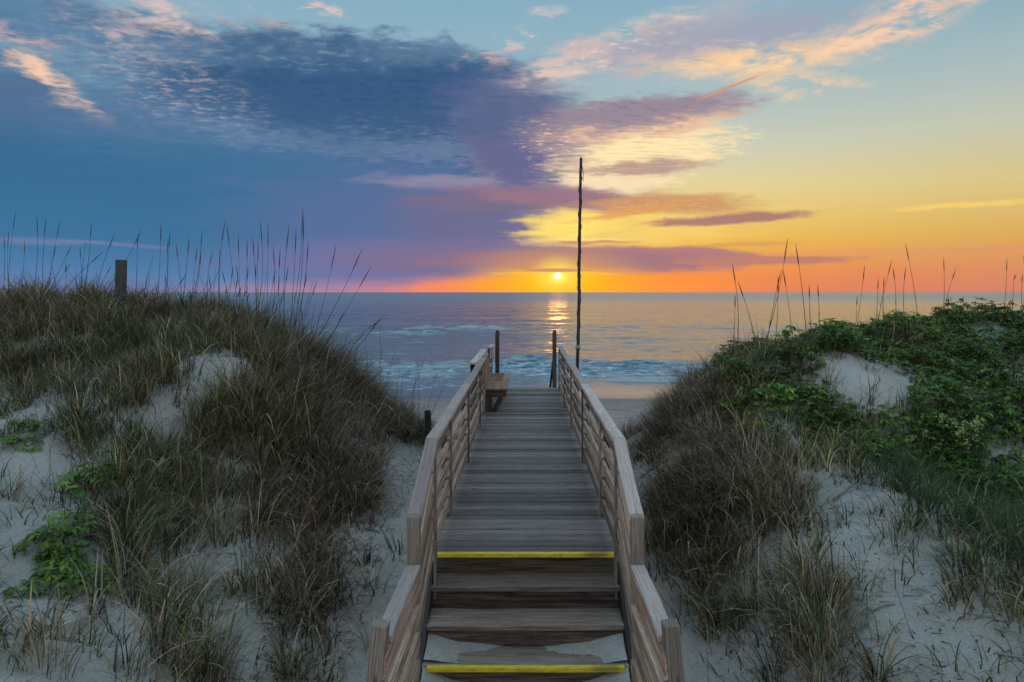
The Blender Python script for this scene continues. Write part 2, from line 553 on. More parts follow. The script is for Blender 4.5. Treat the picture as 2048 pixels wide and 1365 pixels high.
M = {}
M['rail'] = wood('weathered rail timber', (.115, .066, .042), (.31, .19, .125), (.48, .325, .23))
M['cap'] = wood('pale worn cap timber', (.21, .15, .12), (.37, .285, .24), (.48, .395, .35), wear=.5, grain=1.6)
M['deck'] = wood('grey deck timber', (.105, .082, .072), (.185, .150, .133), (.26, .215, .195), attr=True, wear=.65, rough=.74, grain=1.7)
M['step'] = wood('brown step timber', (.070, .050, .037), (.20, .145, .11), (.34, .26, .205), wear=.6, rough=.78, grain=1.4)
M['riser'] = wood('dark brown riser timber', (.020, .014, .010), (.070, .049, .036), (.13, .098, .075), wear=.7, rough=.7)  # darker brown than the step timber, also on bench frame and end posts
M['grey'] = wood('grey green post timber', (.035, .036, .030), (.10, .10, .082), (.17, .165, .14), wear=.5)
M['post'] = wood('tan post timber', (.12, .088, .062), (.24, .185, .14), (.36, .29, .225))
M['dark'] = wood('dark old timber', (.016, .013, .011), (.040, .032, .027), (.075, .06, .05), wear=.4)
M['bench'] = wood('warm bench timber', (.11, .055, .032), (.27, .145, .085), (.40, .235, .15))


def plain(name, c, rough=.6, nscale=60, var=.35):
    m, g, out = new_mat(name)
    tc = g.n('ShaderNodeTexCoord')
    n = g.noise(tc.outputs['Object'], nscale, 5, .6)
    cc = g.ramp(n, [(.3, tuple(v * (1 - var) for v in c)), (.7, tuple(min(1, v * (1 + var)) for v in c))])
    principled(g, out, Base_Color=cc, Roughness=rough, Normal=bump(g, n, .3, .002))
    return m


def yellow_mat():
    m, g, out = new_mat('worn yellow nosing paint')
    tc = g.n('ShaderNodeTexCoord')
    n = g.noise(g.mapping(tc.outputs['Object'], scl=(7, 40, 40)), 1, 6, .65)
    n2 = g.noise(g.mapping(tc.outputs['Object'], scl=(2.5, 9, 9)), 1, 4, .6)
    c = g.ramp(n, [(.32, (.50, .33, .006)), (.6, (.80, .58, .012))])
    c = g.mix(g.mr(n2, .54, .70, 0, .7), c, (.24, .165, .025))
    c = g.mix(g.mr(g.noise(g.mapping(tc.outputs['Object'], scl=(22, 60, 60)), 1, 5, .7), .60, .66, 0, .85), c, (.13, .10, .07))
    principled(g, out, Base_Color=c, Roughness=.55, Normal=bump(g, n, .4, .002))
    return m


M['yellow'] = yellow_mat()
M['rope'] = plain('pale rope', (.30, .27, .24), .8)
M['bird'] = plain('dark feathers', (.03, .028, .028), .8)


def sand_mat():
    m, g, out = new_mat('dune and beach sand')
    tc = g.n('ShaderNodeTexCoord')
    P = tc.outputs['Object']
    x, y, z = g.sep(P)[:3]
    big = g.noise(P, .8, 5, .55)
    fine = g.noise(P, 55, 5, .7)
    grit = g.noise(P, 420, 2, .7)
    c = g.ramp(big, [(.3, (.36, .342, .295)), (.7, (.50, .475, .415))])
    c = g.mix(g.mr(fine, .35, .65, .45, 0), c, (.19, .17, .145))
    c = g.mix(g.mr(grit, .56, .70, 0, .6), c, (.12, .105, .095))
    c = g.mix(g.mr(grit, .44, .32, 0, .5), c, (.58, .55, .49))
    # bits of dark litter
    lit = g.noise(g.mapping(P, scl=(9, 13, 9)), 1, 6, .75, dist=.8)
    litm = g.m('MULTIPLY', g.mr(lit, .60, .68, 0, .7), g.mr(g.noise(P, 1.3, 3, .6), .42, .62))
    c = g.mix(litm, c, (.09, .07, .055))
    # the open beach: vehicle and foot tracks, browner sand
    beach = g.mr(y, 16.5, 20.5)
    trk = g.noise(g.mapping(P, scl=(.55, 2.6, 1)), 1, 6, .68, dist=.4)
    foot = g.noise(g.mapping(P, scl=(2.4, 4.2, 1)), 1, 3, .6)
    bc = g.ramp(trk, [(.36, (.17, .135, .115)), (.5, (.30, .245, .215)), (.66, (.38, .32, .285))])
    bc = g.mix(g.mr(foot, .55, .68, 0, .5), bc, (.15, .12, .105))
    c = g.mix(beach, c, bc)
    # damp and wet strip along the water
    edge = g.m('ADD', y, g.m('MULTIPLY', g.m('SUBTRACT', g.noise(g.mapping(P, scl=(.12, .12, 1)), 1, 3, .5), .5), 2.2))
    damp = g.mr(edge, 28.5, 36.5)
    wet = g.mr(edge, 36.4, 36.9)
    c = g.mix(g.m('MULTIPLY', damp, .45), c, (.16, .125, .105))
    c = g.mix(wet, c, (.085, .065, .06))
    rip = g.n('ShaderNodeTexWave'); rip.bands_direction = 'DIAGONAL'
    g.put(rip.inputs['Vector'], P); rip.inputs['Scale'].default_value = 3.0
    rip.inputs['Distortion'].default_value = 5; rip.inputs['Detail'].default_value = 2
    dry = g.m('SUBTRACT', 1.0, wet)
    h = g.m('ADD', g.m('MULTIPLY', fine, .6), g.m('ADD', g.m('MULTIPLY', rip.outputs['Fac'], g.m('MULTIPLY', g.m('SUBTRACT', 1.0, beach), .35)),
            g.m('MULTIPLY', g.m('MULTIPLY', beach, g.m('SUBTRACT', 1.0, g.m('MULTIPLY', damp, .8))), g.m('ADD', g.m('MULTIPLY', trk, 4.5), g.m('MULTIPLY', foot, 2.5)))))
    h = g.m('MULTIPLY', h, dry)
    principled(g, out, Base_Color=c, Roughness=g.m('SUBTRACT', .95, g.m('MULTIPLY', wet, .78)),
               Normal=bump(g, h, .8, .03), Specular_IOR_Level=g.m('MULTIPLY_ADD', wet, .5, .2))
    return m


M['sand'] = sand_mat()


def water_mat():
    m, g, out = new_mat('sea water with foam')
    tc = g.n('ShaderNodeTexCoord')
    P = tc.outputs['Object']
    x, y, z = g.sep(P)[:3]
    a = g.n('ShaderNodeAttribute'); a.attribute_name = 'foam'
    foam = a.outputs['Fac']
    far = g.mr(y, 60, 700)
    w1 = g.noise(g.mapping(P, scl=(.35, .9, 1)), 1, 5, .55)
    w2 = g.noise(g.mapping(P, scl=(1.6, 4.2, 1)), 1, 4, .6)
    w3 = g.noise(g.mapping(P, scl=(.045, .16, 1)), 1, 5, .55)
    h = g.m('ADD', g.m('MULTIPLY', w1, .55), g.m('MULTIPLY', w2, .16))
    h = g.m('ADD', h, g.m('MULTIPLY', w3, g.m('MULTIPLY_ADD', far, 3.0, 1.2)))
    calm = g.mr(y, 36, 47, .15, 1.0)
    nb = bump(g, g.m('MULTIPLY', h, calm), .8, .26)
    p = g.n('ShaderNodeBsdfPrincipled')
    g.put(p.inputs['Base Color'], (.115, .118, .118))
    g.put(p.inputs['Roughness'], g.m('MULTIPLY_ADD', far, .20, .10))
    g.put(p.inputs['IOR'], 3.0)
    g.put(p.inputs['Normal'], nb)
    fn = g.noise(g.mapping(P, scl=(.75, 1.5, 5.5)), 1, 7, .70, dist=.4)
    fv = g.n('ShaderNodeTexVoronoi'); fv.feature = 'DISTANCE_TO_EDGE'
    g.put(fv.inputs['Vector'], g.mapping(g.vm('ADD', P, g.scale(g.noise(P, .9, 3, .6, color=True), 1.2)), scl=(.55, 1.3, 1)))
    fv.inputs['Scale'].default_value = 1.0
    lace = g.mr(fv.outputs['Distance'], .0, .16, .22, -.06)
    ff = g.mr(g.m('ADD', g.m('ADD', foam, g.m('MULTIPLY', g.m('SUBTRACT', fn, .5), 1.5)), g.m('MULTIPLY', lace, g.m('GREATER_THAN', foam, .06))), .42, .80)
    ff = g.m('MULTIPLY', ff, g.mr(foam, .02, .12))
    fd = g.n('ShaderNodeBsdfPrincipled')
    fcol = g.ramp(g.noise(g.mapping(P, scl=(.9, 2.0, 8)), 1, 7, .74), [(.38, (.035, .10, .13)), (.5, (.15, .25, .30)), (.66, (.70, .76, .80))])
    g.put(fd.inputs['Base Color'], fcol)
    g.put(fd.inputs['Roughness'], .7)
    g.put(fd.inputs['Normal'], bump(g, fn, 1.0, .25))
    mx = g.n('ShaderNodeMixShader')
    g.put(mx.inputs[0], ff)
    g.t.links.new(p.outputs[0], mx.inputs[1]); g.t.links.new(fd.outputs[0], mx.inputs[2])
    g.t.links.new(mx.outputs[0], out.inputs[0])
    return m


M['water'] = water_mat()


def plant_mat(name, trans=.35, rough=.6):
    m, g, out = new_mat(name)
    a = g.n('ShaderNodeAttribute'); a.attribute_name = 'col'
    c = a.outputs['Color']
    p = g.n('ShaderNodeBsdfPrincipled')
    g.put(p.inputs['Base Color'], c); g.put(p.inputs['Roughness'], rough)
    g.put(p.inputs['Specular IOR Level'], .25)
    tr = g.n('ShaderNodeBsdfTranslucent'); g.put(tr.inputs[0], c)
    mx = g.n('ShaderNodeMixShader'); mx.inputs[0].default_value = trans
    g.t.links.new(p.outputs[0], mx.inputs[1]); g.t.links.new(tr.outputs[0], mx.inputs[2])
    g.t.links.new(mx.outputs[0], out.inputs[0])
    return m


M['grass'] = plant_mat('grass blades')
M['leaf'] = plant_mat('creeper leaves', .3, .5)
M['stalk'] = plant_mat('dry stalks', .1, .8)

# ------------------------------------------------------------------ ground
# anchors: X, distance, depth below the eye
A = []


def pxa(px, py, D, dc=0.0):
    A.append(((px - VX) / F * D, D, (py - VY) / F * D + dc))


# crest of the dune left of the walk, and its face
for px, py, D in ((0, 612, 12), (120, 608, 12), (250, 618, 12), (400, 640, 11.5), (520, 668, 11), (600, 715, 10.5), (650, 775, 10.3),
                  (700, 835, 10.2), (760, 885, 10), (480, 720, 9), (380, 760, 8.3), (0, 1365, 3.5), (0, 1000, 6), (0, 800, 8.5), (0, 700, 10),
                  (250, 700, 9.8), (200, 900, 7), (350, 1100, 5.8), (350, 1365, 4.5), (600, 1365, 5.0), (600, 1000, 7.2), (560, 900, 8),
                  (640, 1150, 6.1), (700, 1000, 7.5), (720, 1300, 5.3), (760, 930, 9.2), (800, 920, 10.4), (780, 858, 13), (560, 780, 9.6), (180, 1200, 4.8),
                  # right
                  (1270, 905, 10), (1330, 835, 10), (1400, 745, 10), (1450, 705, 10), (1560, 700, 10.2), (1680, 692, 11), (1760, 665, 12),
                  (1900, 650, 12.5), (2040, 635, 13), (1740, 760, 9), (1500, 860, 7.8), (1600, 930, 7), (1800, 1010, 6), (2040, 1190, 4.6),
                  (1900, 1000, 7.5), (2000, 1100, 6.0), (2040, 900, 8.5), (1900, 800, 9.5), (1990, 720, 11), (1500, 1000, 6.6), (1330, 1000, 7.4),
                  (1380, 1200, 6), (1600, 1200, 5.2), (1800, 1200, 4.9), (1500, 1365, 4.8), (1800, 1365, 4.2), (2040, 1365, 3.8), (1450, 780, 8.8),
                  (1620, 760, 9.0), (1650, 860, 8.2), (1850, 900, 8.4)):
    pxa(px, py, D)
for D, c in ((1, 3.05), (3, 3.05), (4, 3.05), (5, 2.98), (5.6, 2.82), (6.3, 2.60), (7, 2.44), (8, 2.37), (9, 2.38), (10, 2.45), (11, 2.52), (12, 2.62), (13.2, 2.95), (15, 3.6), (17, 4.2)):
    for X in (-1.1, 0.0, 1.1):
        A.append((X, D, c + (.25 if X == 0 and D > 5.5 else 0)))
for X, D, c in ((-13, 12, .4), (-13, 7, 1.4), (-12, 3, 2.2), (-6, 1, 2.4), (-3, 1, 2.7), (-8, 4, 1.9), (3, 1, 2.7), (6, 1, 2.4), (9, 4, 2.2), (13, 8, 1.5),
                (14, 12, .6), (10, 9, 1.7), (-9, 15.5, 1.6), (-5, 15.5, 2.6), (-13, 16, 1.6), (-3, 15.5, 3.2), (-2.2, 14.2, 3.0), (3, 13, 2.6), (2.2, 12, 2.75), (5, 14.5, 2.6), (8, 16, 2.0), (13, 16, 1.6), (2, 14, 3.3),
                (-20, 8, 1.2), (-20, 14, .8), (20, 8, 1.2), (20, 14, .8), (-40, 10, 1.0), (40, 10, 1.0), (-20, 0, 2.4), (20, 0, 2.4), (0, -8, 3.1), (-8, -8, 2.8), (8, -8, 2.8)):
    A.append((X, D, c))
A = np.array(A)


def rbf_fit(P, v):
    d = np.hypot(P[:, None, 0] - P[None, :, 0], P[:, None, 1] - P[None, :, 1])
    n = len(P)
    K = np.zeros((n + 3, n + 3))
    K[:n, :n] = -d + 1e-3 * np.eye(n)
    K[:n, n] = 1; K[:n, n + 1:] = P; K[n, :n] = 1; K[n + 1:, :n] = P.T
    return np.linalg.solve(K, np.concatenate([v, np.zeros(3)]))


WTS = rbf_fit(A[:, :2], A[:, 2])


def ground_c(X, D):
    """depth of the ground below the eye"""
    sh = X.shape
    x = np.clip(X.ravel(), -40, 40); d = np.clip(D.ravel(), -10, 18)
    out = np.empty_like(x)
    n = len(A)
    for i in range(0, len(x), 20000):
        s = slice(i, i + 20000)
        dd = np.hypot(x[s, None] - A[None, :, 0], d[s, None] - A[None, :, 1])
        out[s] = -dd @ WTS[:n] + WTS[n] + WTS[n + 1] * x[s] + WTS[n + 2] * d[s]
    c = out.reshape(sh)
    rough = (fbm(X * 1.1 + 9, D * 1.1, 3, 4) - .5) * .36 + (fbm(X * 4 + 3, D * 4, 13, 4) - .5) * .11
    side = sstep(1.1, 2.4, np.abs(X))
    c = c - rough * (0.12 + .88 * side)
    # beach: from the toe of the dunes down into the sea
    cb = 4.55 + np.clip(D - 19, 0, None) * (CAMZ - 4.55) / (37.6 - 19) + np.clip(D - 37.6, 0, 60) * .03
    cb = cb + (fbm(X * .7, D * 1.2, 23, 4) - .5) * .16 * (1 - sstep(30, 36, D))
    tb = sstep(14.2, 19.5, D + (fbm(X * .3, D * .3, 31, 2) - .5) * 2)
    c = c * (1 - tb) + cb * tb
    # keep the sand under the treads and planks
    near = 1 - sstep(.80, 1.02, np.abs(X))
    floor_c = np.where(D < 5.12, 2.98, np.where(D < 5.95, 3.05, 2.52))
    c = np.where(D < 18, c * (1 - near) + np.maximum(c, floor_c) * near, c)
    return c


def axis(parts):
    v = [np.arange(a, b, s) for a, b, s in parts]
    return np.concatenate(v)


gx = np.concatenate([-np.geomspace(13, 4000, 40)[::-1], np.arange(-12.95, 12.95, .065), np.geomspace(13, 4000, 40)])
gy = np.concatenate([-np.geomspace(12, 600, 16)[::-1], np.arange(-11, 2.2, .5), np.arange(2.2, 16, .065), np.arange(16, 40, .16), np.geomspace(40.2, 110, 10)])
GX, GY = np.meshgrid(gx, gy, indexing='ij')
GC = ground_c(GX, GY)
# soften the creases of the interpolation in the fine part
for _ in range(3):
    k = GC.copy()
    k[1:-1, 1:-1] = (GC[:-2, 1:-1] + GC[2:, 1:-1] + GC[1:-1, :-2] + GC[1:-1, 2:] + 2 * GC[1:-1, 1:-1]) / 6
    wgt = ((np.abs(GX) > 1.15) & (GY > 2.5) & (GY < 15.5)).astype(float)
    GC = GC * (1 - wgt) + k * wgt


# old footprints and scoops in the sand
_r = np.random.default_rng(77)
for _ in range(420):
    fx = _r.uniform(1.2, 6.5) * _r.choice([-1, 1]); fy = _r.uniform(2.8, 10); rr = _r.uniform(.06, .16); dp = _r.uniform(.012, .04)
    i0, i1 = np.searchsorted(gx, [fx - .6, fx + .6]); j0, j1 = np.searchsorted(gy, [fy - .6, fy + .6])
    q = ((GX[i0:i1, j0:j1] - fx) ** 2 + ((GY[i0:i1, j0:j1] - fy) * .75) ** 2) / rr ** 2
    GC[i0:i1, j0:j1] += dp * (np.exp(-q * 1.2) - .35 * np.exp(-(np.sqrt(q) - 1.6) ** 2 * 3))


def grid_faces(nx, ny):
    i, j = np.meshgrid(np.arange(nx - 1), np.arange(ny - 1), indexing='ij')
    a = (i * ny + j).ravel()
    return np.stack([a, a + ny, a + ny + 1, a + 1], 1)


ground = mesh_np('sand', np.stack([GX.ravel(), GY.ravel(), CAMZ - GC.ravel()], 1), quads=grid_faces(len(gx), len(gy)), smooth=True)
link('sand', ground, M['sand'], kind='structure')


def gz(x, y):
    """height of the built ground by bilinear lookup"""
    x = np.asarray(x, float); y = np.asarray(y, float)
    i = np.clip(np.searchsorted(gx, x) - 1, 0, len(gx) - 2)
    j = np.clip(np.searchsorted(gy, y) - 1, 0, len(gy) - 2)
    fx = np.clip((x - gx[i]) / (gx[i + 1] - gx[i]), 0, 1); fy = np.clip((y - gy[j]) / (gy[j + 1] - gy[j]), 0, 1)
    c = (GC[i, j] * (1 - fx) + GC[i + 1, j] * fx) * (1 - fy) + (GC[i, j + 1] * (1 - fx) + GC[i + 1, j + 1] * fx) * fy
    return CAMZ - c


def to_px(x, y, z):
    return VX + x / y * F, VY + (CAMZ - z) / y * F


_DS = np.arange(3.0, 17, .02)


def hit(px, py):
    """where the sight line through a photo pixel meets the sand (the nearest crest if it passes above)"""
    for k in range(60):
        z = CAMZ - (py - VY) / F * _DS
        g_ = gz((px - VX) / F * _DS, _DS)
        w = np.nonzero(g_ >= z)[0]
        if len(w):
            D = _DS[w[0]]
            return (px - VX) / F * D, D, float(g_[w[0]])
        py += 4
    D = 11.0
    return (px - VX) / F * D, D, float(gz((px - VX) / F * D, D))


# ------------------------------------------------------------------ sea
def build_sea():
    sx = np.concatenate([-np.geomspace(62, 60000, 50)[::-1], np.arange(-60, 60.1, .24), np.geomspace(62, 60000, 50)])
    sy = np.concatenate([np.arange(36.2, 58, .11), np.arange(58, 120, .4), np.geomspace(121, 400, 90), np.geomspace(410, 80000, 40)])
    X, Y = np.meshgrid(sx, sy, indexing='ij')
    Z = np.zeros_like(X); FO = np.zeros_like(X)
    fade = (1 - sstep(200, 400, Y)) * (1 - sstep(58, 300, np.abs(X)))
    deep = sstep(42, 60, Y)
    Z += (fbm(X * .16, Y * .42, 41, 4) - .5) * .42 * fade * deep
    Z += (fbm(X * .55, Y * 1.3, 47, 3) - .5) * .13 * fade * sstep(39, 50, Y)
    Z += np.sin(Y * .21 + X * .012 + 3 * fbm(X * .02, Y * .02, 49, 2)) * .13 * fade * sstep(60, 90, Y)

    def breaker(y0, hgt, x0, x1, front=1.2, back=4.0, wob=2.0, sd=60, foam_len=3.5, ragged=.35, edge=3.0, curl=0.0, foam=1.0):
        nonlocal Z, FO
        line = y0 + (fbm(X * .07, X * 0 + sd, sd, 3) - .5) * wob
        amp = hgt * (.75 + .5 * fbm(X * .25, X * 0, sd + 3, 3)) * sstep(x0, x0 + edge, X) * (1 - sstep(x1 - edge, x1, X))
        d = Y - line
        prof = np.where(d > 0, np.exp(-(d / back) ** 2), np.exp(-(d / front) ** 2))
        lump = fbm(X * .6, Y * 1.2, sd + 5, 6)
        Z += amp * prof * (1 + ragged * (lump - .5) * 3)
        a = amp / max(hgt, 1e-3)
        face = np.where(d > 0, np.exp(-(d / .8) ** 2), np.exp(-(d / foam_len) ** 2))
        body = np.where(d > 0, np.exp(-(d / .8) ** 2), np.exp(-((d + foam_len * .55) / (foam_len * .75)) ** 2))
        crest = np.exp(-((d + .12) / .30) ** 2) * sstep(.30, .48, fbm(X * .5, d * .2, sd + 9, 3))
        FO = np.maximum(FO, foam * a * np.maximum(body * (.22 + .95 * lump), 1.25 * crest))

    # main breaker, highest in the middle
    breaker(50.2, .50, -3.5, 60, 1.5, 4.2, 1.8, 60, 3.2, .5)
    breaker(49.4, .45, -6, 6.0, 1.1, 2.2, 1.2, 66, 3.0, 1.0, 3.5)
    breaker(47.5, .22, 1, 60, .7, 1.2, 1.6, 71, 1.6, .6)
    # foaming rows on the left
    breaker(51.5, .40, -60, -3, 1.2, 3.0, 2.6, 77, 4.0, .6)
    breaker(48.0, .26, -60, -3.5, .7, 1.5, 2.0, 81, 3.6, .6, foam=.9)
    breaker(44.2, .20, -16, -5.2, .45, 1.0, 1.2, 85, .9, .4, foam=.55)
    breaker(44.0, .18, -60, -15.0, .5, 1.0, 1.2, 87, 1.6, .4, foam=.6)
    breaker(44.6, .24, 4.2, 60, .45, .9, .8, 91, .55, .25, foam=.35)
    # swell lifting farther out
    breaker(107, .75, -23, 0, 2.2, 5, 5, 95, 3, .25, 6, foam=.12)
    breaker(93, .40, -24, -8, 1.6, 4, 5, 97, 3.4, .3, 5, foam=.62)
    breaker(100, .40, -90, -24, 1.6, 4, 5, 99, 3, .3, 5, foam=.45)
    # lace of old foam behind and before the breakers
    FO = np.maximum(FO, .56 * sstep(52, 47, Y) * sstep(38.2, 41, Y) * (1 - sstep(-4, 2, X)) * (fbm(X * .25, Y * .4, 101, 3) + .25))
    FO = np.maximum(FO, .40 * sstep(54, 51, Y) * sstep(39, 42, Y) * sstep(-4, -1, X) * (1 - sstep(1.5, 3, X)))
    FO = np.maximum(FO, .48 * sstep(60, 52, Y) * (1 - sstep(-9, -4, X)) * sstep(50, 52, Y) * fbm(X * .2, Y * .3, 103, 3))
    # thin edge of the swash
    shore = 37.4 + (fbm(X * .12, X * 0, 107, 4) - .5) * 1.3
    Z += .012 - .05 * (1 - sstep(-1.0, 1.2, Y - shore))
    me = mesh_np('sea', np.stack([X.ravel(), Y.ravel(), Z.ravel()], 1), quads=grid_faces(len(sx), len(sy)), smooth=True, attrs={'foam': FO.ravel()})
    link('sea', me, M['water'], kind='structure')


build_sea()

# ------------------------------------------------------------------ timber builders
DECK = CAMZ - 2.26


def board(name, p0, p1, wid, thk, mat, parent, up=(0, 0, 1), bev=.004, roll=0.0, **props):
    """one straight timber from p0 to p1 (centre line); wid across, thk along up; local X runs along it"""
    p0 = Vector(p0); p1 = Vector(p1)
    ax = (p1 - p0); L = ax.length; ax.normalize()
    up = Vector(up)
    yv = up.cross(ax).normalized(); zv = ax.cross(yv).normalized()
    if roll:
        q = Matrix.Rotation(roll, 3, ax); yv = q @ yv; zv = q @ zv
    nseg = max(1, int(L / .45))
    vs = []
    jit = min(.004, wid * .03)
    for i in range(nseg + 1):
        x = -L / 2 + L * i / nseg
        oy, oz = random.uniform(-jit, jit), random.uniform(-jit, jit)
        for sy, sz in ((-1, -1), (1, -1), (1, 1), (-1, 1)):
            vs.append((x, sy * wid / 2 + oy, sz * thk / 2 + oz))
    fs = [(0, 3, 2, 1)]
    for i in range(nseg):
        b = i * 4
        for k in range(4):
            fs.append((b + k, b + (k + 1) % 4, b + 4 + (k + 1) % 4, b + 4 + k))
    b = nseg * 4
    fs.append((b, b + 1, b + 2, b + 3))
    me = bpy.data.meshes.new(name)
    me.from_pydata(vs, [], fs)
    o = link(name, me, mat, **props)
    mw = Matrix.Translation((p0 + p1) / 2) @ Matrix((ax, yv, zv)).transposed().to_4x4()
    if parent is not None:
        o.parent = parent
        base = Matrix.Identity(4)
        q = parent
        while q is not None:
            base = q.matrix_basis @ base
            q = q.parent
        o.matrix_basis = base.inverted() @ mw
    else:
        o.matrix_basis = mw
    if bev:
        md = o.modifiers.new('bevel', 'BEVEL'); md.width = bev; md.segments = 2; md.limit_method = 'ANGLE'; md.angle_limit = R(50)
    return o


# ------------------------------------------------------------------ boardwalk
walk = empty('boardwalk', (0, 5.93, DECK), 'grey weathered plank walkway leading over the dune to the sea, with steps in front', 'boardwalk')


def build_deck():
    vs = []; fs = []; tone = []
    y = 5.955
    while y < 16.2:
        w = .1205 + random.uniform(-.006, .005)
        t = random.random()
        x0 = -.80 + random.uniform(-.008, .008); x1 = .80 + random.uniform(-.008, .008)
        zz = DECK + random.uniform(-.007, .004)
        n = 6
        tilt = random.uniform(-.003, .003)
        b = len(vs)
        sk = random.uniform(-.003, .003)
        for i in range(n + 1):
            u = i / n
            X = x0 + (x1 - x0) * u
            dz = random.uniform(-.0012, .0012) + tilt * (u - .5)
            yy = y + sk * (u - .5)
            bv = .010
            for q, r in ((0, -.05), (w, -.05), (w, -bv), (w - bv, 0), (bv, 0), (0, -bv)):
                vs.append((X, yy + q, zz + dz + r)); tone.append(t)
        for i in range(n):
            for k in range(6):
                a = b + i * 6 + k; c = b + i * 6 + (k + 1) % 6
                fs.append((a, a + 6, c + 6, c))
        fs.append(tuple(b + k for k in range(6)))
        fs.append(tuple(b + n * 6 + k for k in range(5, -1, -1)))
        y += .1445
    me = bpy.data.meshes.new('deck')
    me.from_pydata([(a, b_ - 5.93, c - DECK) for a, b_, c in vs], [], fs)
    at = me.attributes.new('tone', 'FLOAT', 'POINT')
    at.data.foreach_set('value', np.array(tone, dtype=np.float32))
    link('deck', me, M['deck'], walk)


build_deck()


def build_nails():
    rng = np.random.default_rng(3)
    V = []; T = []
    y = 5.955
    while y < 16.2:
        for x in (-.70, 0, .70):
            for dy in (.03, .095):
                cx, cy = x + rng.normal(0, .008), y + dy + rng.normal(0, .006) - 5.93
                b = len(V); r = .0055
                V.append((cx, cy, .0055))
                for k in range(6):
                    V.append((cx + r * math.cos(k * 1.0472), cy + r * math.sin(k * 1.0472), .0035))
                for k in range(6):
                    T.append((b, b + 1 + k, b + 1 + (k + 1) % 6))
        y += .1445
    link('nail_heads', mesh_np('nail_heads', np.array(V), tris=np.array(T)), M['dark'], walk, kind='stuff')


build_nails()
for x in (-.70, 0, .70):
    board('beam', (x, 5.99, DECK - .13), (x, 16.15, DECK - .13), .05, .18, M['dark'], walk)
for y in (7.0, 10.2, 13.4, 16.05):
    for x in (-.62, .62):
        zb = float(gz(x, y)) - .5
        board('piling', (x, y, zb), (x, y, DECK - .04), .12, .12, M['dark'], walk, up=(0, 1, 0))
# steps: three treads of two planks each, risers, yellow nosings
TR = [(5.93, 2.26), (5.67, 2.45), (5.41, 2.64), (5.15, 2.82)]
for i, (yf, c) in enumerate(TR):
    z = CAMZ - c
    if i:
        for k in range(2):
            ya = yf + .002 + k * .142
            wd = .138 if k == 0 else TR[i - 1][0] + .035 - ya
            board('tread', (-.785, ya + wd / 2, z - .022), (.785, ya + wd / 2, z - .022), wd, .044, M['step'], walk, bev=.006)
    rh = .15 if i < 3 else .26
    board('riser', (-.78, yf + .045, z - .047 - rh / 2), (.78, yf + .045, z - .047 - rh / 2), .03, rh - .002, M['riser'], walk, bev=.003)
for y, c, x0, x1 in ((5.93, 2.26, -.765, .775), (5.15, 2.82, -.745, .748)):
    z = CAMZ - c
    board('nosing_strip', (x0, y - .004, z - .017), (x1, y - .004, z - .017), .042, .040, M['yellow'], walk, bev=.006, label='yellow painted nosing strip')
for x in (-.80, .80):
    board('stringer', (x, 4.98, CAMZ - 3.12), (x, 5.95, CAMZ - 2.42), .035, .26, M['dark'], walk, bev=.003)


def sand_drift():
    """wind-blown sand lying in the corners of the lowest tread and against its riser"""
    for y0, y1, base, amp in ((5.185, 5.452, 2.82, .075), (4.80, 5.17, 2.985, .13)):
        xs = np.linspace(-.775, .775, 300); ys = np.linspace(y0, y1, 70)
        X, Y = np.meshgrid(xs, ys, indexing='ij')
        e = np.abs(X) / .775
        u = (Y - y0) / (y1 - y0)
        edge = .54 + .10 * np.sin(u * 2.6 + np.sign(X) * .7) + .10 * (fbm(X * 2 + 3, Y * 4, 200, 2) - .5)
        h = amp * sstep(edge, 1.12, e) * (.55 + .6 * u) + .045 * u ** 3 * sstep(.05, .7, e) - .006 + .005 * (fbm(X * 22, Y * 22, 205, 3) - .5)
        z = CAMZ - base + h
        me = mesh_np('sand_drift', np.stack([X.ravel(), Y.ravel(), z.ravel()], 1), quads=grid_faces(300, 70), smooth=True)
        link('sand_drift', me, M['sand'], kind='structure')


sand_drift()


# ------------------------------------------------------------------ railings
def railing(s, label):
    """s = -1 left, +1 right of the walk"""
    t = empty('railing', (s * .78, 5.72, DECK), label, 'railing', 'timber railings of the boardwalk')
    xin, xb = s * .762, s * .785
    ydiv = [(5.72, 16.0)]
    if s < 0:
        runs = [(5.72, 12.78), (15.32, 16.05)]
    else:
        runs = [(5.72, 15.5)]
    top = DECK + 1.04
    tops = [(.93, .138), (.71, .094), (.516, .094), (.322, .094), (.128, .094)]
    for (ya, yb) in runs:
        # boards are butted over posts
        cuts = [ya] + [y for y in (9.1, 13.4) if ya + .5 < y < yb - .5] + [yb]
        for a, b in zip(cuts[:-1], cuts[1:]):
            for h, hh in tops:
                board('rail_board', (xb, a + .003, DECK + h), (xb, b - .003, DECK + h), .036, hh, M['rail'], t)
            board('cap_rail', (s * .783, a + .002, top - .018), (s * .783, b - .002, top - .018), .102, .038, M['cap'], t)
    posts = [5.74, 6.94, 9.1, 11.4] + ([12.74, 15.38] if s < 0 else [13.4, 15.46])
    for y in posts:
        board('post', (s * .757, y, DECK - .30), (s * .757, y, top - .040), .017, .088, M['step'], t, up=(0, 1, 0), bev=.002)
        if y > 6.5:
            board('post', (s * .828, y, DECK - .5), (s * .828, y, top - .040), .045, .088, M['dark'], t, up=(0, 1, 0))
    # the sloping end down the steps
    y0, z0, y1, z1 = 5.715, top - .018, 4.90, CAMZ - 1.64
    board('cap_rail', (s * .783, y0, z0), (s * .800, y1, z1), .104, .038, M['cap'], t)
    for h, hh in tops:
        board('rail_board', (xb, y0, DECK + h), (s * .80, y1 + .03, DECK + h + z1 - z0), .036, hh, M['rail'], t)
    return t


railing(-1, 'long timber railing on the left of the walkway, the one that carries the bench')
railing(1, 'long timber railing on the right of the walkway, running unbroken to the sea end')


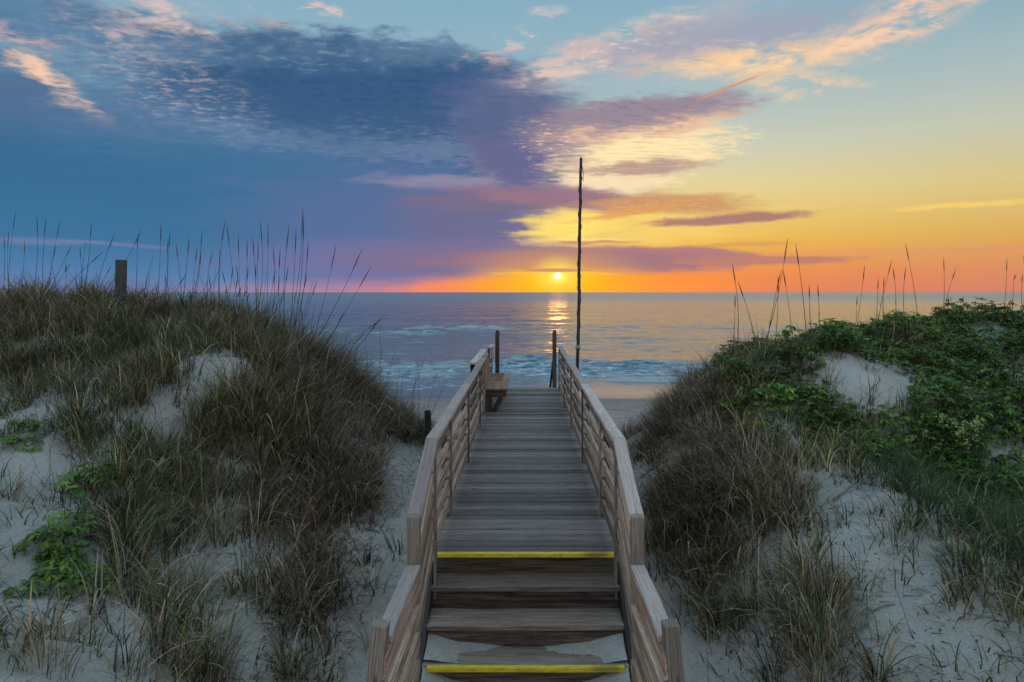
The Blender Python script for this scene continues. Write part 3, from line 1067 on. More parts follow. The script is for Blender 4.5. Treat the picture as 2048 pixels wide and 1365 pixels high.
def low_railing(s, label):
    t = empty('railing', (s * .80, 4.85, CAMZ - 3.0), label, 'railing', 'low railings at the foot of the steps')
    # middle post stands above the lower rail
    board('post', (s * .815, 4.90, CAMZ - 3.15), (s * .80, 4.90, CAMZ - 1.60), .09, .09, M['post'], t, up=(0, 1, 0), bev=.006)
    xe = s * .765
    board('cap_rail', (s * .797, 4.852, CAMZ - 1.955), (s * .79, 3.79, CAMZ - 1.925), .098, .04, M['cap'], t)
    for h, hh in ((2.045, .138), (2.265, .094), (2.46, .094), (2.655, .094), (2.85, .094)):
        board('rail_board', (xe, 4.852, CAMZ - h), (xe, 3.66, CAMZ - h + .03), .036, hh, M['rail'], t)
    board('post', (s * .815, 3.70, CAMZ - 2.13), (s * .785, 3.70, CAMZ - 1.79), .088, .09, M['post'], t, up=(0, 1, 0), bev=.006)
    board('post', (s * .845, 3.70, CAMZ - 3.3), (s * .815, 3.70, CAMZ - 2.132), .115, .11, M['post'], t, up=(0, 1, 0), bev=.006)
    return t


low_railing(-1, 'low railing with two square posts at the left foot of the steps')
low_railing(1, 'low railing with two square posts at the right foot of the steps')

# ------------------------------------------------------------------ bench built into the left railing
bn = empty('bench', (-.55, 14.05, DECK), 'brown timber bench with a leaning plank back at the far left of the walkway', 'bench')
for k in range(3):
    xc = -.335 - .075 - k * .142
    cut = (14.3, 13.9, 14.6)[k]
    board('seat', (xc, 12.85, DECK + .43), (xc, cut - .003, DECK + .43), .138, .036, M['bench'], bn)
    board('seat', (xc, cut + .003, DECK + .43), (xc, 15.3, DECK + .43), .138, .036, M['bench'], bn)
board('backrest', (-.81, 12.84, DECK + .66), (-.81, 15.3, DECK + .66), .035, .47, M['bench'], bn, roll=R(-8))
board('backrest_shelf', (-.905, 11.8, DECK + 1.022), (-.895, 14.6, DECK + 1.022), .13, .036, M['cap'], bn)
for y in (12.0, 14.5):
    board('shelf_post', (-.93, y, DECK - .4), (-.93, y, DECK + 1.0), .07, .09, M['dark'], bn, up=(0, 1, 0))
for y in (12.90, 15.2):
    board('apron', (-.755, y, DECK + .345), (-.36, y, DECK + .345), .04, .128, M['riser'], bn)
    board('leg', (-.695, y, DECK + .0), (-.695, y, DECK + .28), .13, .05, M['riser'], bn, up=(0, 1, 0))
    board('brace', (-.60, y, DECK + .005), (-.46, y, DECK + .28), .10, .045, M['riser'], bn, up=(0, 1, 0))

# ------------------------------------------------------------------ posts
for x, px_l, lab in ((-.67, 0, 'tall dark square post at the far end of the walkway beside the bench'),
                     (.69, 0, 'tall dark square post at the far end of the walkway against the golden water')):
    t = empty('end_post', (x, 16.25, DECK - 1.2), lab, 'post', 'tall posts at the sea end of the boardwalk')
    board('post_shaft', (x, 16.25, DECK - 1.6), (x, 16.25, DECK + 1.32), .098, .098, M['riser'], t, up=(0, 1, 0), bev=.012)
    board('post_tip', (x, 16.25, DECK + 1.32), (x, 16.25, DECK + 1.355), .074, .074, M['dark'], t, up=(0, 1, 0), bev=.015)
t = empty('stair_handrail', (.64, 16.4, DECK), 'dark sloping handrail dropping to the beach beside the right end post', 'handrail')
board('hand_bar', (.655, 16.32, DECK + .55), (.60, 18.6, DECK - .95), .04, .12, M['dark'], t)
board('handrail_post', (.615, 17.9, DECK - 1.5), (.615, 17.9, DECK - .52), .08, .08, M['dark'], t, up=(0, 1, 0))
t = empty('beach_steps', (0, 16.3, DECK - .4), 'timber steps going down from the sea end of the walkway to the beach', 'steps')
for i in range(7):
    y = 16.35 + i * .28; z = DECK - .18 * (i + 1)
    board('tread', (-.62, y, z), (.56, y, z), .26, .04, M['dark'], t)
for x in (-.62, .57):
    board('stringer', (x, 16.24, DECK - .17), (x, 18.3, DECK - 1.5), .036, .2, M['dark'], t)

x, y, z = hit(243, 625)
t = empty('marker_post', (x, y, z), 'lone square weathered post standing in the grass on the left dune crest', 'post')
board('post_shaft', (x - .03, y, z - .4), (x, y, CAMZ + 65 / F * y), .135, .135, M['grey'], t, up=(0, 1, 0), bev=.01)

px_, D_ = 855.5, 11.2
x = (px_ - VX) / F * D_
z = float(gz(x, D_))
t = empty('short_post', (x, D_, z), 'short dark post in the sand just outside the left railing', 'post')
board('post_shaft', (x + .03, D_, z - .4), (x, D_, CAMZ - 236 / F * D_), .098, .098, M['dark'], t, up=(0, 1, 0), bev=.01)


def tube(pts, rad, sides=8):
    """skin of rings along pts -> verts, quads"""
    pts = [Vector(p) for p in pts]
    vs = []; fs = []
    for i, p in enumerate(pts):
        d = (pts[min(i + 1, len(pts) - 1)] - pts[max(i - 1, 0)]).normalized()
        a = d.cross(Vector((.13, 1, .07))).normalized(); b = d.cross(a)
        r = rad[i] if hasattr(rad, '__len__') else rad
        for k in range(sides):
            an = 2 * math.pi * k / sides
            vs.append(tuple(p + a * (r * math.cos(an)) + b * (r * math.sin(an))))
    for i in range(len(pts) - 1):
        for k in range(sides):
            fs.append((i * sides + k, i * sides + (k + 1) % sides, (i + 1) * sides + (k + 1) % sides, (i + 1) * sides + k))
    return vs, fs


def tube_obj(name, pts, rad, mat, parent, origin, sides=8, caps=True):
    vs, fs = tube(pts, rad, sides)
    o = Vector(origin)
    n = len(vs)
    if caps:
        fs = fs + [tuple(range(n - sides, n)), tuple(range(sides - 1, -1, -1))]
    me = bpy.data.meshes.new(name)
    me.from_pydata([tuple(Vector(v) - o) for v in vs], [], fs)
    me.polygons.foreach_set('use_smooth', np.ones(len(fs), dtype=bool))
    return link(name, me, mat, parent)


# crooked mast beside the walkway
D_ = 17.0
mast_px = [(1155, 800), (1155, 730), (1157, 680), (1157.5, 630), (1158.5, 585), (1158, 550), (1158.5, 500), (1159.5, 440), (1160.5, 400), (1161, 360), (1162, 316)]
pts = [((a - VX) / F * D_ + random.uniform(-.006, .006), D_, CAMZ - (b - VY) / F * D_) for a, b in mast_px]
zb = float(gz(pts[0][0], D_))
pts = [(pts[0][0], D_, zb - .5)] + [p for p in pts if p[2] > zb]
# finer wobbling shaft
fp = []
for i in range(len(pts) - 1):
    for u in np.linspace(0, 1, 5)[:-1]:
        q = [pts[i][k] * (1 - u) + pts[i + 1][k] * u for k in range(3)]
        q[0] += random.uniform(-.0035, .0035)
        fp.append(q)
fp.append(list(pts[-1]))
t = empty('pole', (pts[0][0], D_, zb), 'tall thin crooked dark pole right of the walkway, rising above the horizon', 'pole')
og = (pts[0][0], D_, zb)
tube_obj('shaft', fp, [.044 - .010 * i / len(fp) + random.uniform(-.0018, .0018) for i in range(len(fp))], M['dark'], t, og, 10)
spiral = []
for i in range(120):
    u = i / 119
    zc = CAMZ - (700 - VY) / F * D_ + u * 4.3
    xc = np.interp(zc, [p[2] for p in pts], [p[0] for p in pts])
    an = u * 2 * math.pi * 7
    spiral.append((xc + .043 * math.cos(an), D_ + .043 * math.sin(an), zc))
tube_obj('wrapped_rope', spiral, .009, M['dark'], t, og, 5)
zc = CAMZ - (695 - VY) / F * D_
xc = (1156 - VX) / F * D_
tube_obj('collar', [(xc, D_, zc - .045), (xc, D_, zc + .045)], .066, M['rope'], t, og, 12)
zt = CAMZ - (345 - VY) / F * D_
tube_obj('rope_tail', [(1163.5 / F * D_ - VX / F * D_, D_, zt + .2), (.04 + 1163 / F * D_ - VX / F * D_, D_ - .02, zt), (.05 + 1162 / F * D_ - VX / F * D_, D_, zt - .22)], .008, M['dark'], t, og, 5)


# ------------------------------------------------------------------ birds low over the water
def bird(px, py, D, up, label):
    x = (px - VX) / F * D; z = CAMZ - (py - VY) / F * D
    vs = [(0, -.28, 0), (0, .30, .02), (.05, 0, .03), (-.05, 0, .03), (0, 0, -.06), (0, 0, .06),
          (.30, .06, .16 * up), (.30, -.10, .15 * up), (.62, -.12, .30 * up), (-.30, .06, .16 * up), (-.30, -.10, .15 * up), (-.62, -.12, .30 * up), (.05, .08, .03), (.05, -.10, .03), (-.05, .08, .03), (-.05, -.10, .03),
          (.07, -.42, .01), (-.07, -.42, .01)]
    fs = [(1, 2, 5), (1, 5, 3), (1, 4, 2), (1, 3, 4), (0, 5, 2), (0, 3, 5), (0, 2, 4), (0, 4, 3), (12, 6, 7, 13), (6, 8, 7), (14, 15, 10, 9), (9, 10, 11), (0, 16, 17)]
    me = bpy.data.meshes.new('bird')
    me.from_pydata(vs, [], fs)
    o = link('bird', me, M['bird'], label=label, category='bird', group='birds over the water')
    o.location = (x, D, z); o.scale = (.52, .52, .52)
    o.rotation_euler = (0, random.uniform(-.2, .2), random.uniform(.8, 1.2))
    so = o.modifiers.new('solid', 'SOLIDIFY'); so.thickness = .03
    return o


bird(961.5, 646.5, 100, .9, 'leftmost of three small dark birds flying low over the sea')
bird(969, 646.5, 101, .9, 'middle one of three small dark birds flying low over the sea')
bird(973.5, 652.5, 98, -.3, 'lowest of three small dark birds, skimming the sea with flat wings')


# ------------------------------------------------------------------ plants
def blade_mesh(P, az, l0, l1, L, W, colr, seg=4, twist=None):
    """grass blades as bent tapering ribbons. P roots (n,3); l0,l1 lean at root and tip; colr (n,3)"""
    n = len(P)
    t = np.linspace(0, 1, seg + 1)
    th = l0[:, None] + (l1 - l0)[:, None] * t[None, :] ** 1.1
    ds = L[:, None] / seg
    hx = np.concatenate([np.zeros((n, 1)), np.cumsum(np.sin(th[:, :-1]) * ds, 1)], 1)
    hz = np.concatenate([np.zeros((n, 1)), np.cumsum(np.cos(th[:, :-1]) * ds, 1)], 1)
    ca, sa = np.cos(az)[:, None], np.sin(az)[:, None]
    C = np.stack([P[:, 0:1] + hx * ca, P[:, 1:2] + hx * sa, P[:, 2:3] + hz], 2)
    wa = az + np.pi / 2 + (0 if twist is None else twist)
    wv = np.stack([np.cos(wa), np.sin(wa), np.zeros(n)], 1)[:, None, :]
    wd = (W[:, None] * (1 - t[None, :] ** 1.6 * .92))[:, :, None] * .5
    V = np.stack([C - wv * wd, C + wv * wd], 2).reshape(-1, 3)
    base = (np.arange(n) * (seg + 1) * 2)[:, None]
    k = (np.arange(seg) * 2)[None, :]
    q = np.stack([base + k, base + k + 1, base + k + 3, base + k + 2], 2).reshape(-1, 4)
    cc = np.repeat(colr, (seg + 1) * 2, axis=0)
    return V, q, cc


class Pile:
    def __init__(self):
        self.v = []; self.q = []; self.c = []; self.n = 0

    def add(self, V, q, c):
        self.v.append(V); self.q.append(q + self.n); self.c.append(c); self.n += len(V)

    def build(self, name, mat, origin=None, **props):
        V = np.concatenate(self.v)
        if origin is not None:
            V = V - np.asarray(origin)[None, :]
        me = mesh_np(name, V, quads=np.concatenate(self.q), col=np.concatenate(self.c))
        o = link(name, me, mat, **props)
        if origin is not None:
            o.location = origin
        return o


def field(px, py, blobs):
    s = np.zeros_like(px)
    for b in blobs:
        cx, cy, rx, ry, rot, a = b
        c, sn = math.cos(R(rot)), math.sin(R(rot))
        dx, dy = px - cx, py - cy
        u = (dx * c - dy * sn) / rx; v = (dx * sn + dy * c) / ry
        s = s + a * np.exp(-(u * u + v * v) ** 2 * .9)
    return s


# photo-plane survey of the plant cover, looked up through each plant's own place on the dune
GRASS = [(150, 660, 330, 90, 0, 1.1), (300, 1020, 270, 240, 0, .42), (650, 880, 100, 120, 0, .4), (470, 650, 150, 55, -12, 1.0), (600, 800, 150, 170, 0, 1.1), (690, 930, 105, 140, 0, 1.1), (740, 900, 50, 60, 0, .3),
         (560, 700, 90, 80, 0, .6), (440, 880, 200, 90, 0, .7), (140, 740, 260, 60, 0, .9), (60, 880, 120, 45, 0, .6), (430, 1000, 220, 90, 0, .75), (260, 960, 120, 70, 0, .5),
         (330, 1170, 120, 110, 0, .55), (400, 1320, 120, 60, 0, .7), (600, 1100, 80, 170, 0, 1.3), (590, 1270, 70, 100, 0, 1.0), (690, 1100, 50, 60, 0, .5), (680, 1040, 70, 60, 0, .8), (90, 1280, 90, 60, 0, .45), (160, 1040, 100, 60, 0, .45),
         (800, 858, 70, 24, -25, 1.1), (805, 985, 60, 80, 0, -1.6), (300, 790, 130, 40, 0, .4),
         (480, 735, 110, 36, 22, -1.0), (330, 810, 70, 28, 25, -.7), (110, 930, 130, 32, 5, -.8), (50, 1150, 150, 90, 0, -.6), (505, 1290, 60, 70, 0, -.8),
         # right of the walk
         (1390, 850, 90, 120, 20, 1.1), (1350, 800, 60, 90, 30, .8), (1430, 960, 120, 90, 0, 1.0), (1480, 1060, 140, 100, 0, .9), (1400, 1060, 90, 110, 0, 1.2), (1440, 1200, 70, 70, 0, .6),
         (1640, 1290, 110, 90, 0, .8), (1600, 950, 100, 40, 0, .6), (1560, 1180, 90, 90, 0, .6), (1840, 1060, 150, 50, -25, .25), (1950, 1230, 130, 70, 0, .18),
         (1620, 800, 260, 120, 0, .28), (1850, 760, 250, 120, 0, .22), (1480, 760, 70, 60, 0, .5), (1930, 1010, 190, 80, -20, .5), (1700, 1010, 110, 50, -25, -.5), (1980, 1130, 110, 60, -30, .7), (1560, 685, 130, 22, 0, .5), (1700, 665, 90, 26, 12, .45), (1930, 622, 160, 22, 0, .6), (1690, 1010, 60, 50, 0, .4), (1285, 890, 30, 40, 0, .9),
         (1740, 760, 120, 42, -12, -.9), (1780, 1130, 130, 60, -25, -.4), (1850, 1270, 170, 60, -10, -.4)]
BROWN = [(700, 930, 130, 190, 0, .85), (600, 1130, 90, 190, 0, .8), (600, 780, 120, 120, 0, .35), (1390, 880, 120, 170, 0, .8), (1450, 1080, 170, 130, 0, .55), (200, 630, 420, 45, 0, .3), (1640, 1290, 120, 100, 0, .25), (1285, 890, 40, 50, 0, 1.0), (680, 1040, 100, 80, 0, .6)]
TALL = [(590, 790, 160, 170, 0, .7), (690, 900, 90, 120, 0, .5), (330, 1170, 110, 100, 0, .35), (400, 1310, 110, 60, 0, .4), (200, 630, 420, 50, 0, .3), (1500, 1030, 130, 100, 0, .35), (1640, 1280, 90, 90, 0, .3), (1400, 860, 80, 110, 0, .2)]
GREEN = [(1950, 1040, 200, 110, -20, .9), (1850, 960, 160, 50, 0, .8), (150, 900, 220, 90, 0, .45), (250, 720, 250, 60, 0, .3), (200, 1080, 140, 80, 0, .5)]
VINE = [(1510, 735, 80, 60, 0, 1.2), (1600, 840, 150, 60, -12, 1.2), (1480, 800, 60, 60, 0, .7), (1850, 685, 210, 50, 0, 1.3), (1640, 690, 90, 22, 0, .9), (1960, 790, 170, 110, 0, 1.2), (1760, 900, 150, 45, -8, 1.0),
        (1990, 950, 130, 90, 0, .9), (2040, 680, 120, 60, 0, 1.0), (1620, 735, 80, 30, -20, .8), (1400, 790, 50, 40, 0, .25), (1880, 860, 120, 60, 0, .9),
        (150, 1060, 60, 26, 15, .7), (30, 880, 60, 40, 0, .6), (130, 1105, 60, 30, 25, .8), (170, 900, 40, 40, 0, .4),
        (1745, 768, 100, 34, -14, -1.6), (1690, 672, 50, 9, 8, -.8), (1850, 1010, 120, 40, -25, -.2), (1800, 990, 80, 40, -25, -.5)]

DRY = np.array([.30, .235, .145]); TAN = np.array([.36, .30, .20]); BRN = np.array([.13, .085, .05]); DBR = np.array([.055, .038, .028])
OLV = np.array([.105, .115, .045]); GRN = np.array([.06, .105, .035]); GRY = np.array([.24, .22, .19])


def pick_colors(rng, n, brown):
    """brown in 0..1: share of dead blades"""
    u = rng.random(n)
    pal_d = np.stack([DRY, BRN, DBR, GRY, BRN]); pal_g = np.stack([OLV, GRN, DRY, OLV * 1.3, TAN * 1.15])
    pd = pal_d[rng.integers(0, 5, n)]; pg = pal_g[rng.integers(0, 5, n)]
    c = np.where((u < brown)[:, None], pd, pg)
    return np.minimum(c * np.exp(rng.normal(-.20, .58, (n, 1))) * np.array([1.14, 1.0, .88]), .6)


def candidates(rng, n, x0, x1, y0, y1, keep=1.12):
    x = rng.uniform(x0, x1, n); y = rng.uniform(y0, y1, n)
    ok = np.abs(x) > keep
    x, y = x[ok], y[ok]
    z = gz(x, y)
    px, py = to_px(x, y, z)
    return x, y, z, px, py


def tufts(rng, x, y, z, brown, tall, nb, pile, lenscale=1.0, flat=0.0, green=None):
    n = len(x)
    # downhill direction
    e = .15
    dx = -(gz(x + e, y) - gz(x - e, y)) / (2 * e); dy = -(gz(x, y + e) - gz(x, y - e)) / (2 * e)
    cnt = np.maximum(4, (nb * .8 * rng.uniform(.4, 1.6, n))).astype(int)
    idx = np.repeat(np.arange(n), cnt)
    m = len(idx)
    az = rng.uniform(0, 2 * np.pi, m)
    rr = rng.random(m) ** .7 * (.05 + .11 * rng.random(n)[idx])
    vx = np.cos(az) * .8 + dx[idx] * .8 + rng.normal(0, .55, m); vy = np.sin(az) * .8 + dy[idx] * .8 + rng.normal(0, .55, m)
    az2 = np.arctan2(vy, vx)
    X = x[idx] + np.cos(az) * rr; Y = y[idx] + np.sin(az) * rr
    Z = gz(X, Y) - .015
    Ln = lenscale * (.22 + .56 * tall[idx]) * rng.uniform(.5, 1.35, m) * rng.uniform(.75, 1.25, n)[idx]
    l0 = np.abs(rng.normal(.0, .45, m)) + flat * .7
    l1 = l0 + rng.uniform(.3, 2.3, m) + brown[idx] * rng.uniform(0, 1.0, m)
    W = rng.uniform(.005, .011, m) * np.where(rng.random(m) < .25, 1.5, 1.0)
    col = pick_colors(rng, m, np.clip(brown[idx], 0, 1) * .9 + .08) * rng.uniform(.45, 1.5, n)[idx][:, None]
    if green is not None:
        gk = rng.random(m) < green[idx]
        col[gk] = np.array([.038, .075, .022]) * rng.uniform(.5, 1.6, (gk.sum(), 1))
    pile.add(*blade_mesh(np.stack([X, Y, Z], 1), az2, l0, l1, Ln, W, col, 5, rng.normal(0, .5, m)))


def build_grass():
    rng = np.random.default_rng(5)
    for side, (x0, x1) in enumerate(((-14, -1.12), (1.12, 14))):
        x, y, z, px, py = candidates(rng, 30000, x0, x1, 2.6, 15.5)
        d = field(px, py, GRASS)
        out = (px < -60) | (px > 2110)
        d = np.where(out, .55, d)
        d = (d + .06) * np.clip(3.6 * (fbm(x * 1.5, y * 1.5, 300, 4) - .27), .10, 1.8)
        keep = (rng.random(len(x)) < d * (.30 if side == 0 else .27))
        x, y, z, px, py = (q[keep] for q in (x, y, z, px, py))
        brown = np.clip(field(px, py, BROWN), 0, 1) * .85 + .12
        tall = np.clip(field(px, py, TALL), 0, 1) * .8 + .28
        p = Pile()
        tufts(rng, x, y, z, brown, tall, 30, p, green=np.clip(field(px, py, GREEN), 0, .9))
        # low thatch of dead blades lying between the tufts
        x, y, z, px, py = candidates(rng, 60000, x0, x1, 2.6, 15.5)
        d = field(px, py, GRASS) * .9 * (.3 + 1.4 * fbm(x * 2.2, y * 2.2, 310, 3)) + .035
        keep = rng.random(len(x)) < d
        x, y, z, px, py = (q[keep] for q in (x, y, z, px, py))
        m = len(x)
        br = np.clip(field(px, py, BROWN), 0, 1)
        p.add(*blade_mesh(np.stack([x, y, z - .005], 1), rng.uniform(0, 6.28, m), rng.uniform(.5, 1.4, m), rng.uniform(1.2, 2.1, m), rng.uniform(.08, .34, m),
                          rng.uniform(.005, .012, m), pick_colors(rng, m, .45 + .5 * br), 4))
        p.build('beach_grass', M['grass'], kind='stuff', label=('dry brown and olive beach grass covering the left dune' if side == 0 else
                'dry brown beach grass covering the flank of the right dune'), category='grass')
        print('grass', side, p.n)


build_grass()


def leaflet(rng, P, az, tilt, L, W, col, pile):
    """pointed leaflets with a folded midrib: 2 quads each"""
    n = len(P)
    d = np.stack([np.cos(az) * np.cos(tilt), np.sin(az) * np.cos(tilt), -np.sin(tilt)], 1)
    s = np.stack([-np.sin(az), np.cos(az), np.zeros(n)], 1)
    up = np.cross(d, s); up *= np.sign(up[:, 2:3] + 1e-9)
    L1 = L[:, None]; W1 = W[:, None]
    b = P; tip = P + d * L1 - up * L1 * .12
    mid = P + d * L1 * .5
    l_ = mid + s * W1 * .5 + up * W1 * .18; r_ = mid - s * W1 * .5 + up * W1 * .18
    V = np.stack([b, l_, tip, mid, r_], 1).reshape(-1, 3)
    k = (np.arange(n) * 5)[:, None]
    q = np.concatenate([k + np.array([[0, 3, 2, 1]]), k + np.array([[0, 4, 2, 3]])], 0)
    pile.add(V, q, np.repeat(col, 5, 0))


LEAFC = np.array([[.065, .135, .018], [.115, .195, .026], [.04, .09, .018], [.15, .22, .03], [.08, .155, .022]])


def palmate(rng, C, az, size, col, pile, n5=5):
    """five leaflets fanned from each centre"""
    n = len(C)
    base_t = rng.uniform(-.25, .75, n)
    for k in range(n5):
        a = az + (k - (n5 - 1) / 2) * .95 + rng.normal(0, .12, n)
        sc = np.array([.75, .95, 1.1, .95, .75])[k] if n5 == 5 else 1.0
        leaflet(rng, C, a, base_t + rng.normal(0, .2, n), size * sc * rng.uniform(.85, 1.15, n), size * .46, col * rng.uniform(.85, 1.15, (n, 1)), pile)


def build_vines():
    rng = np.random.default_rng(9)
    p = Pile()
    stems = Pile()
    for (x0, x1) in ((1.5, 14), (-8, -1.8)):
        x, y, z, px, py = candidates(rng, 90000 if x0 > 0 else 26000, x0, x1, 2.6, 15)
        d = field(px, py, VINE)
        d = np.where((px > 2110) | (px < -60), .5 if x0 > 0 else .05, d)
        nz = fbm(x * 1.6, y * 1.6, 320, 3)
        d = np.clip(d * np.clip(3.0 * (nz - .24), .05, 1.5), 0, 1.2)
        keep = rng.random(len(x)) < d * .62
        x, y, z, d, nz = (q[keep] for q in (x, y, z, d, nz))
        n = len(x)
        hgt = np.clip(d, 0, 1) * (.02 + .62 * fbm(x * 2.2, y * 2.2, 330, 3) ** 1.5) * rng.uniform(.15, 1.15, n)
        C = np.stack([x, y, z + .02 + hgt], 1)
        tone = LEAFC[rng.integers(0, 5, n)] * (.35 + 1.6 * fbm(x * 1.9, y * 1.9, 340, 3) ** 1.3)[:, None]
        yel = rng.random(n) < .10
        tone[yel] = np.array([.15, .18, .04]) * rng.uniform(.7, 1.2, (yel.sum(), 1))
        palmate(rng, C, rng.uniform(0, 6.28, n), rng.uniform(.055, .115, n), tone, p)
        k = rng.random(n) < .45
        p.add(*blade_mesh(np.stack([x, y, z], 1)[k], rng.uniform(0, 6.28, k.sum()), rng.uniform(0, .5, k.sum()), rng.uniform(.2, 1., k.sum()), hgt[k] + .06,
                          np.full(k.sum(), .005), np.tile(np.array([.07, .05, .03]), (k.sum(), 1)), 2))
    p.build('creeper_vines', M['leaf'], kind='stuff', label='dark green leafy creeper blanketing the right dune', category='vines')
    print('vines', p.n)


build_vines()


def build_sprigs():
    """thin green and dead sprigs standing here and there in the open sand"""
    rng = np.random.default_rng(21)
    p = Pile()
    x, y, z, px, py = candidates(rng, 7000, -9, 9, 2.8, 12)
    w = fbm(x * .9, y * .9, 350, 3)
    keep = (rng.random(len(x)) < (w - .25) * 1.6) & (np.abs(x) > 1.5) & ~((px > 680) & (px < 830) & (py > 900))
    x, y, z = x[keep], y[keep], z[keep]
    n = len(x)
    tufts(rng, x, y, z, rng.random(n) * .7, rng.uniform(.0, .35, n), 8, p, .85, green=rng.random(n) * .8)
    # twiggy dead stems
    m = 900
    x, y, z, px, py = candidates(rng, 12000, -9, 9, 2.8, 12, 1.3)
    f = np.clip(field(px, py, GRASS), 0, 1) + .08
    k = np.nonzero(rng.random(len(x)) < f * .35)[0]
    m = len(k)
    p.add(*blade_mesh(np.stack([x[k], y[k], z[k]], 1), rng.uniform(0, 6.28, m), rng.uniform(0, .7, m), rng.uniform(.2, 1.3, m), rng.uniform(.2, .6, m), rng.uniform(.004, .007, m),
                      np.tile(DBR * 1.2, (m, 1)) * rng.uniform(.7, 2.6, (m, 1)), 3))
    # roots and sticks lying on the slip faces along the walk
    m = 3600
    side = np.where(rng.random(m) < .5, -1, 1)
    x = side * (1.35 + rng.random(m) ** 1.2 * 2.2); y = rng.uniform(4.0, 9.8, m)
    p.add(*blade_mesh(np.stack([x, y, gz(x, y) + .004], 1), rng.uniform(0, 6.28, m), np.full(m, 1.35), rng.uniform(1.4, 1.9, m), rng.uniform(.04, .22, m), rng.uniform(.004, .012, m),
                      np.tile(DBR, (m, 1)) * rng.uniform(.7, 2.2, (m, 1)), 3))
    p.build('scattered_sprigs', M['grass'], kind='stuff', label='thin sprigs and dead sticks scattered over the bare sand', category='sprigs')


build_sprigs()


# --- single plants one can count ------------------------------------------------
def stalk(base, tip, label, group, rng, head=True, pale=False, hook=False):
    """one sea oat stalk: thin bending stem, narrow seed head, a dry leaf"""
    b = Vector(base); t_ = Vector(tip)
    L = (t_ - b).length
    side = Vector((rng.uniform(-1, 1), rng.uniform(-1, 1), 0)) * L * .035
    pts = []
    n = 9
    for i in range(n + 1):
        u = i / n
        p = b.lerp(t_, u) + side * math.sin(math.pi * u)
        if hook and u > .85:
            p = p + Vector((.04 * (u - .85) / .15, 0, -.10 * ((u - .85) / .15) ** 2))
        pts.append(p)
    pts[0] = pts[0] - Vector((0, 0, .06))
    r0 = .0062 * rng.uniform(.8, 1.2)
    rad = [r0 * (1 - .72 * i / n) for i in range(n + 1)]
    root = link('sea_oat_stalk', None, label=label, category='sea oat', group=group)
    root.location = b
    col = (TAN if pale else DBR * 1.5) * rng.uniform(.7, 1.3)

    def mk(name, vs, fs):
        me = mesh_np(name, np.array(vs) - np.array(b)[None, :], quads=np.array(fs), col=np.tile(col, (len(vs), 1)), smooth=True)
        return link(name, me, M['stalk'], root)
    vs, fs = tube(pts, rad, 4)
    mk('stem', vs, fs)
    if head:
        hp = [pts[-3].lerp(pts[-1], u) for u in (0, .3, .6, 1.0)]
        vs, fs = tube(hp, [.003, .0085, .007, .0018], 4)
        mk('seed_head', vs, fs)
    P0 = np.array([pts[int(rng.integers(2, 5))]])
    V, q, c = blade_mesh(P0, np.array([rng.uniform(0, 6.28)]), np.array([.25]), np.array([rng.uniform(1.6, 2.8)]), np.array([rng.uniform(.12, .3)]), np.array([.006]), np.array([col]), 4)
    me = mesh_np('leaf', V - np.array(b)[None, :], quads=q, col=c)
    link('leaf', me, M['stalk'], root)
    return root


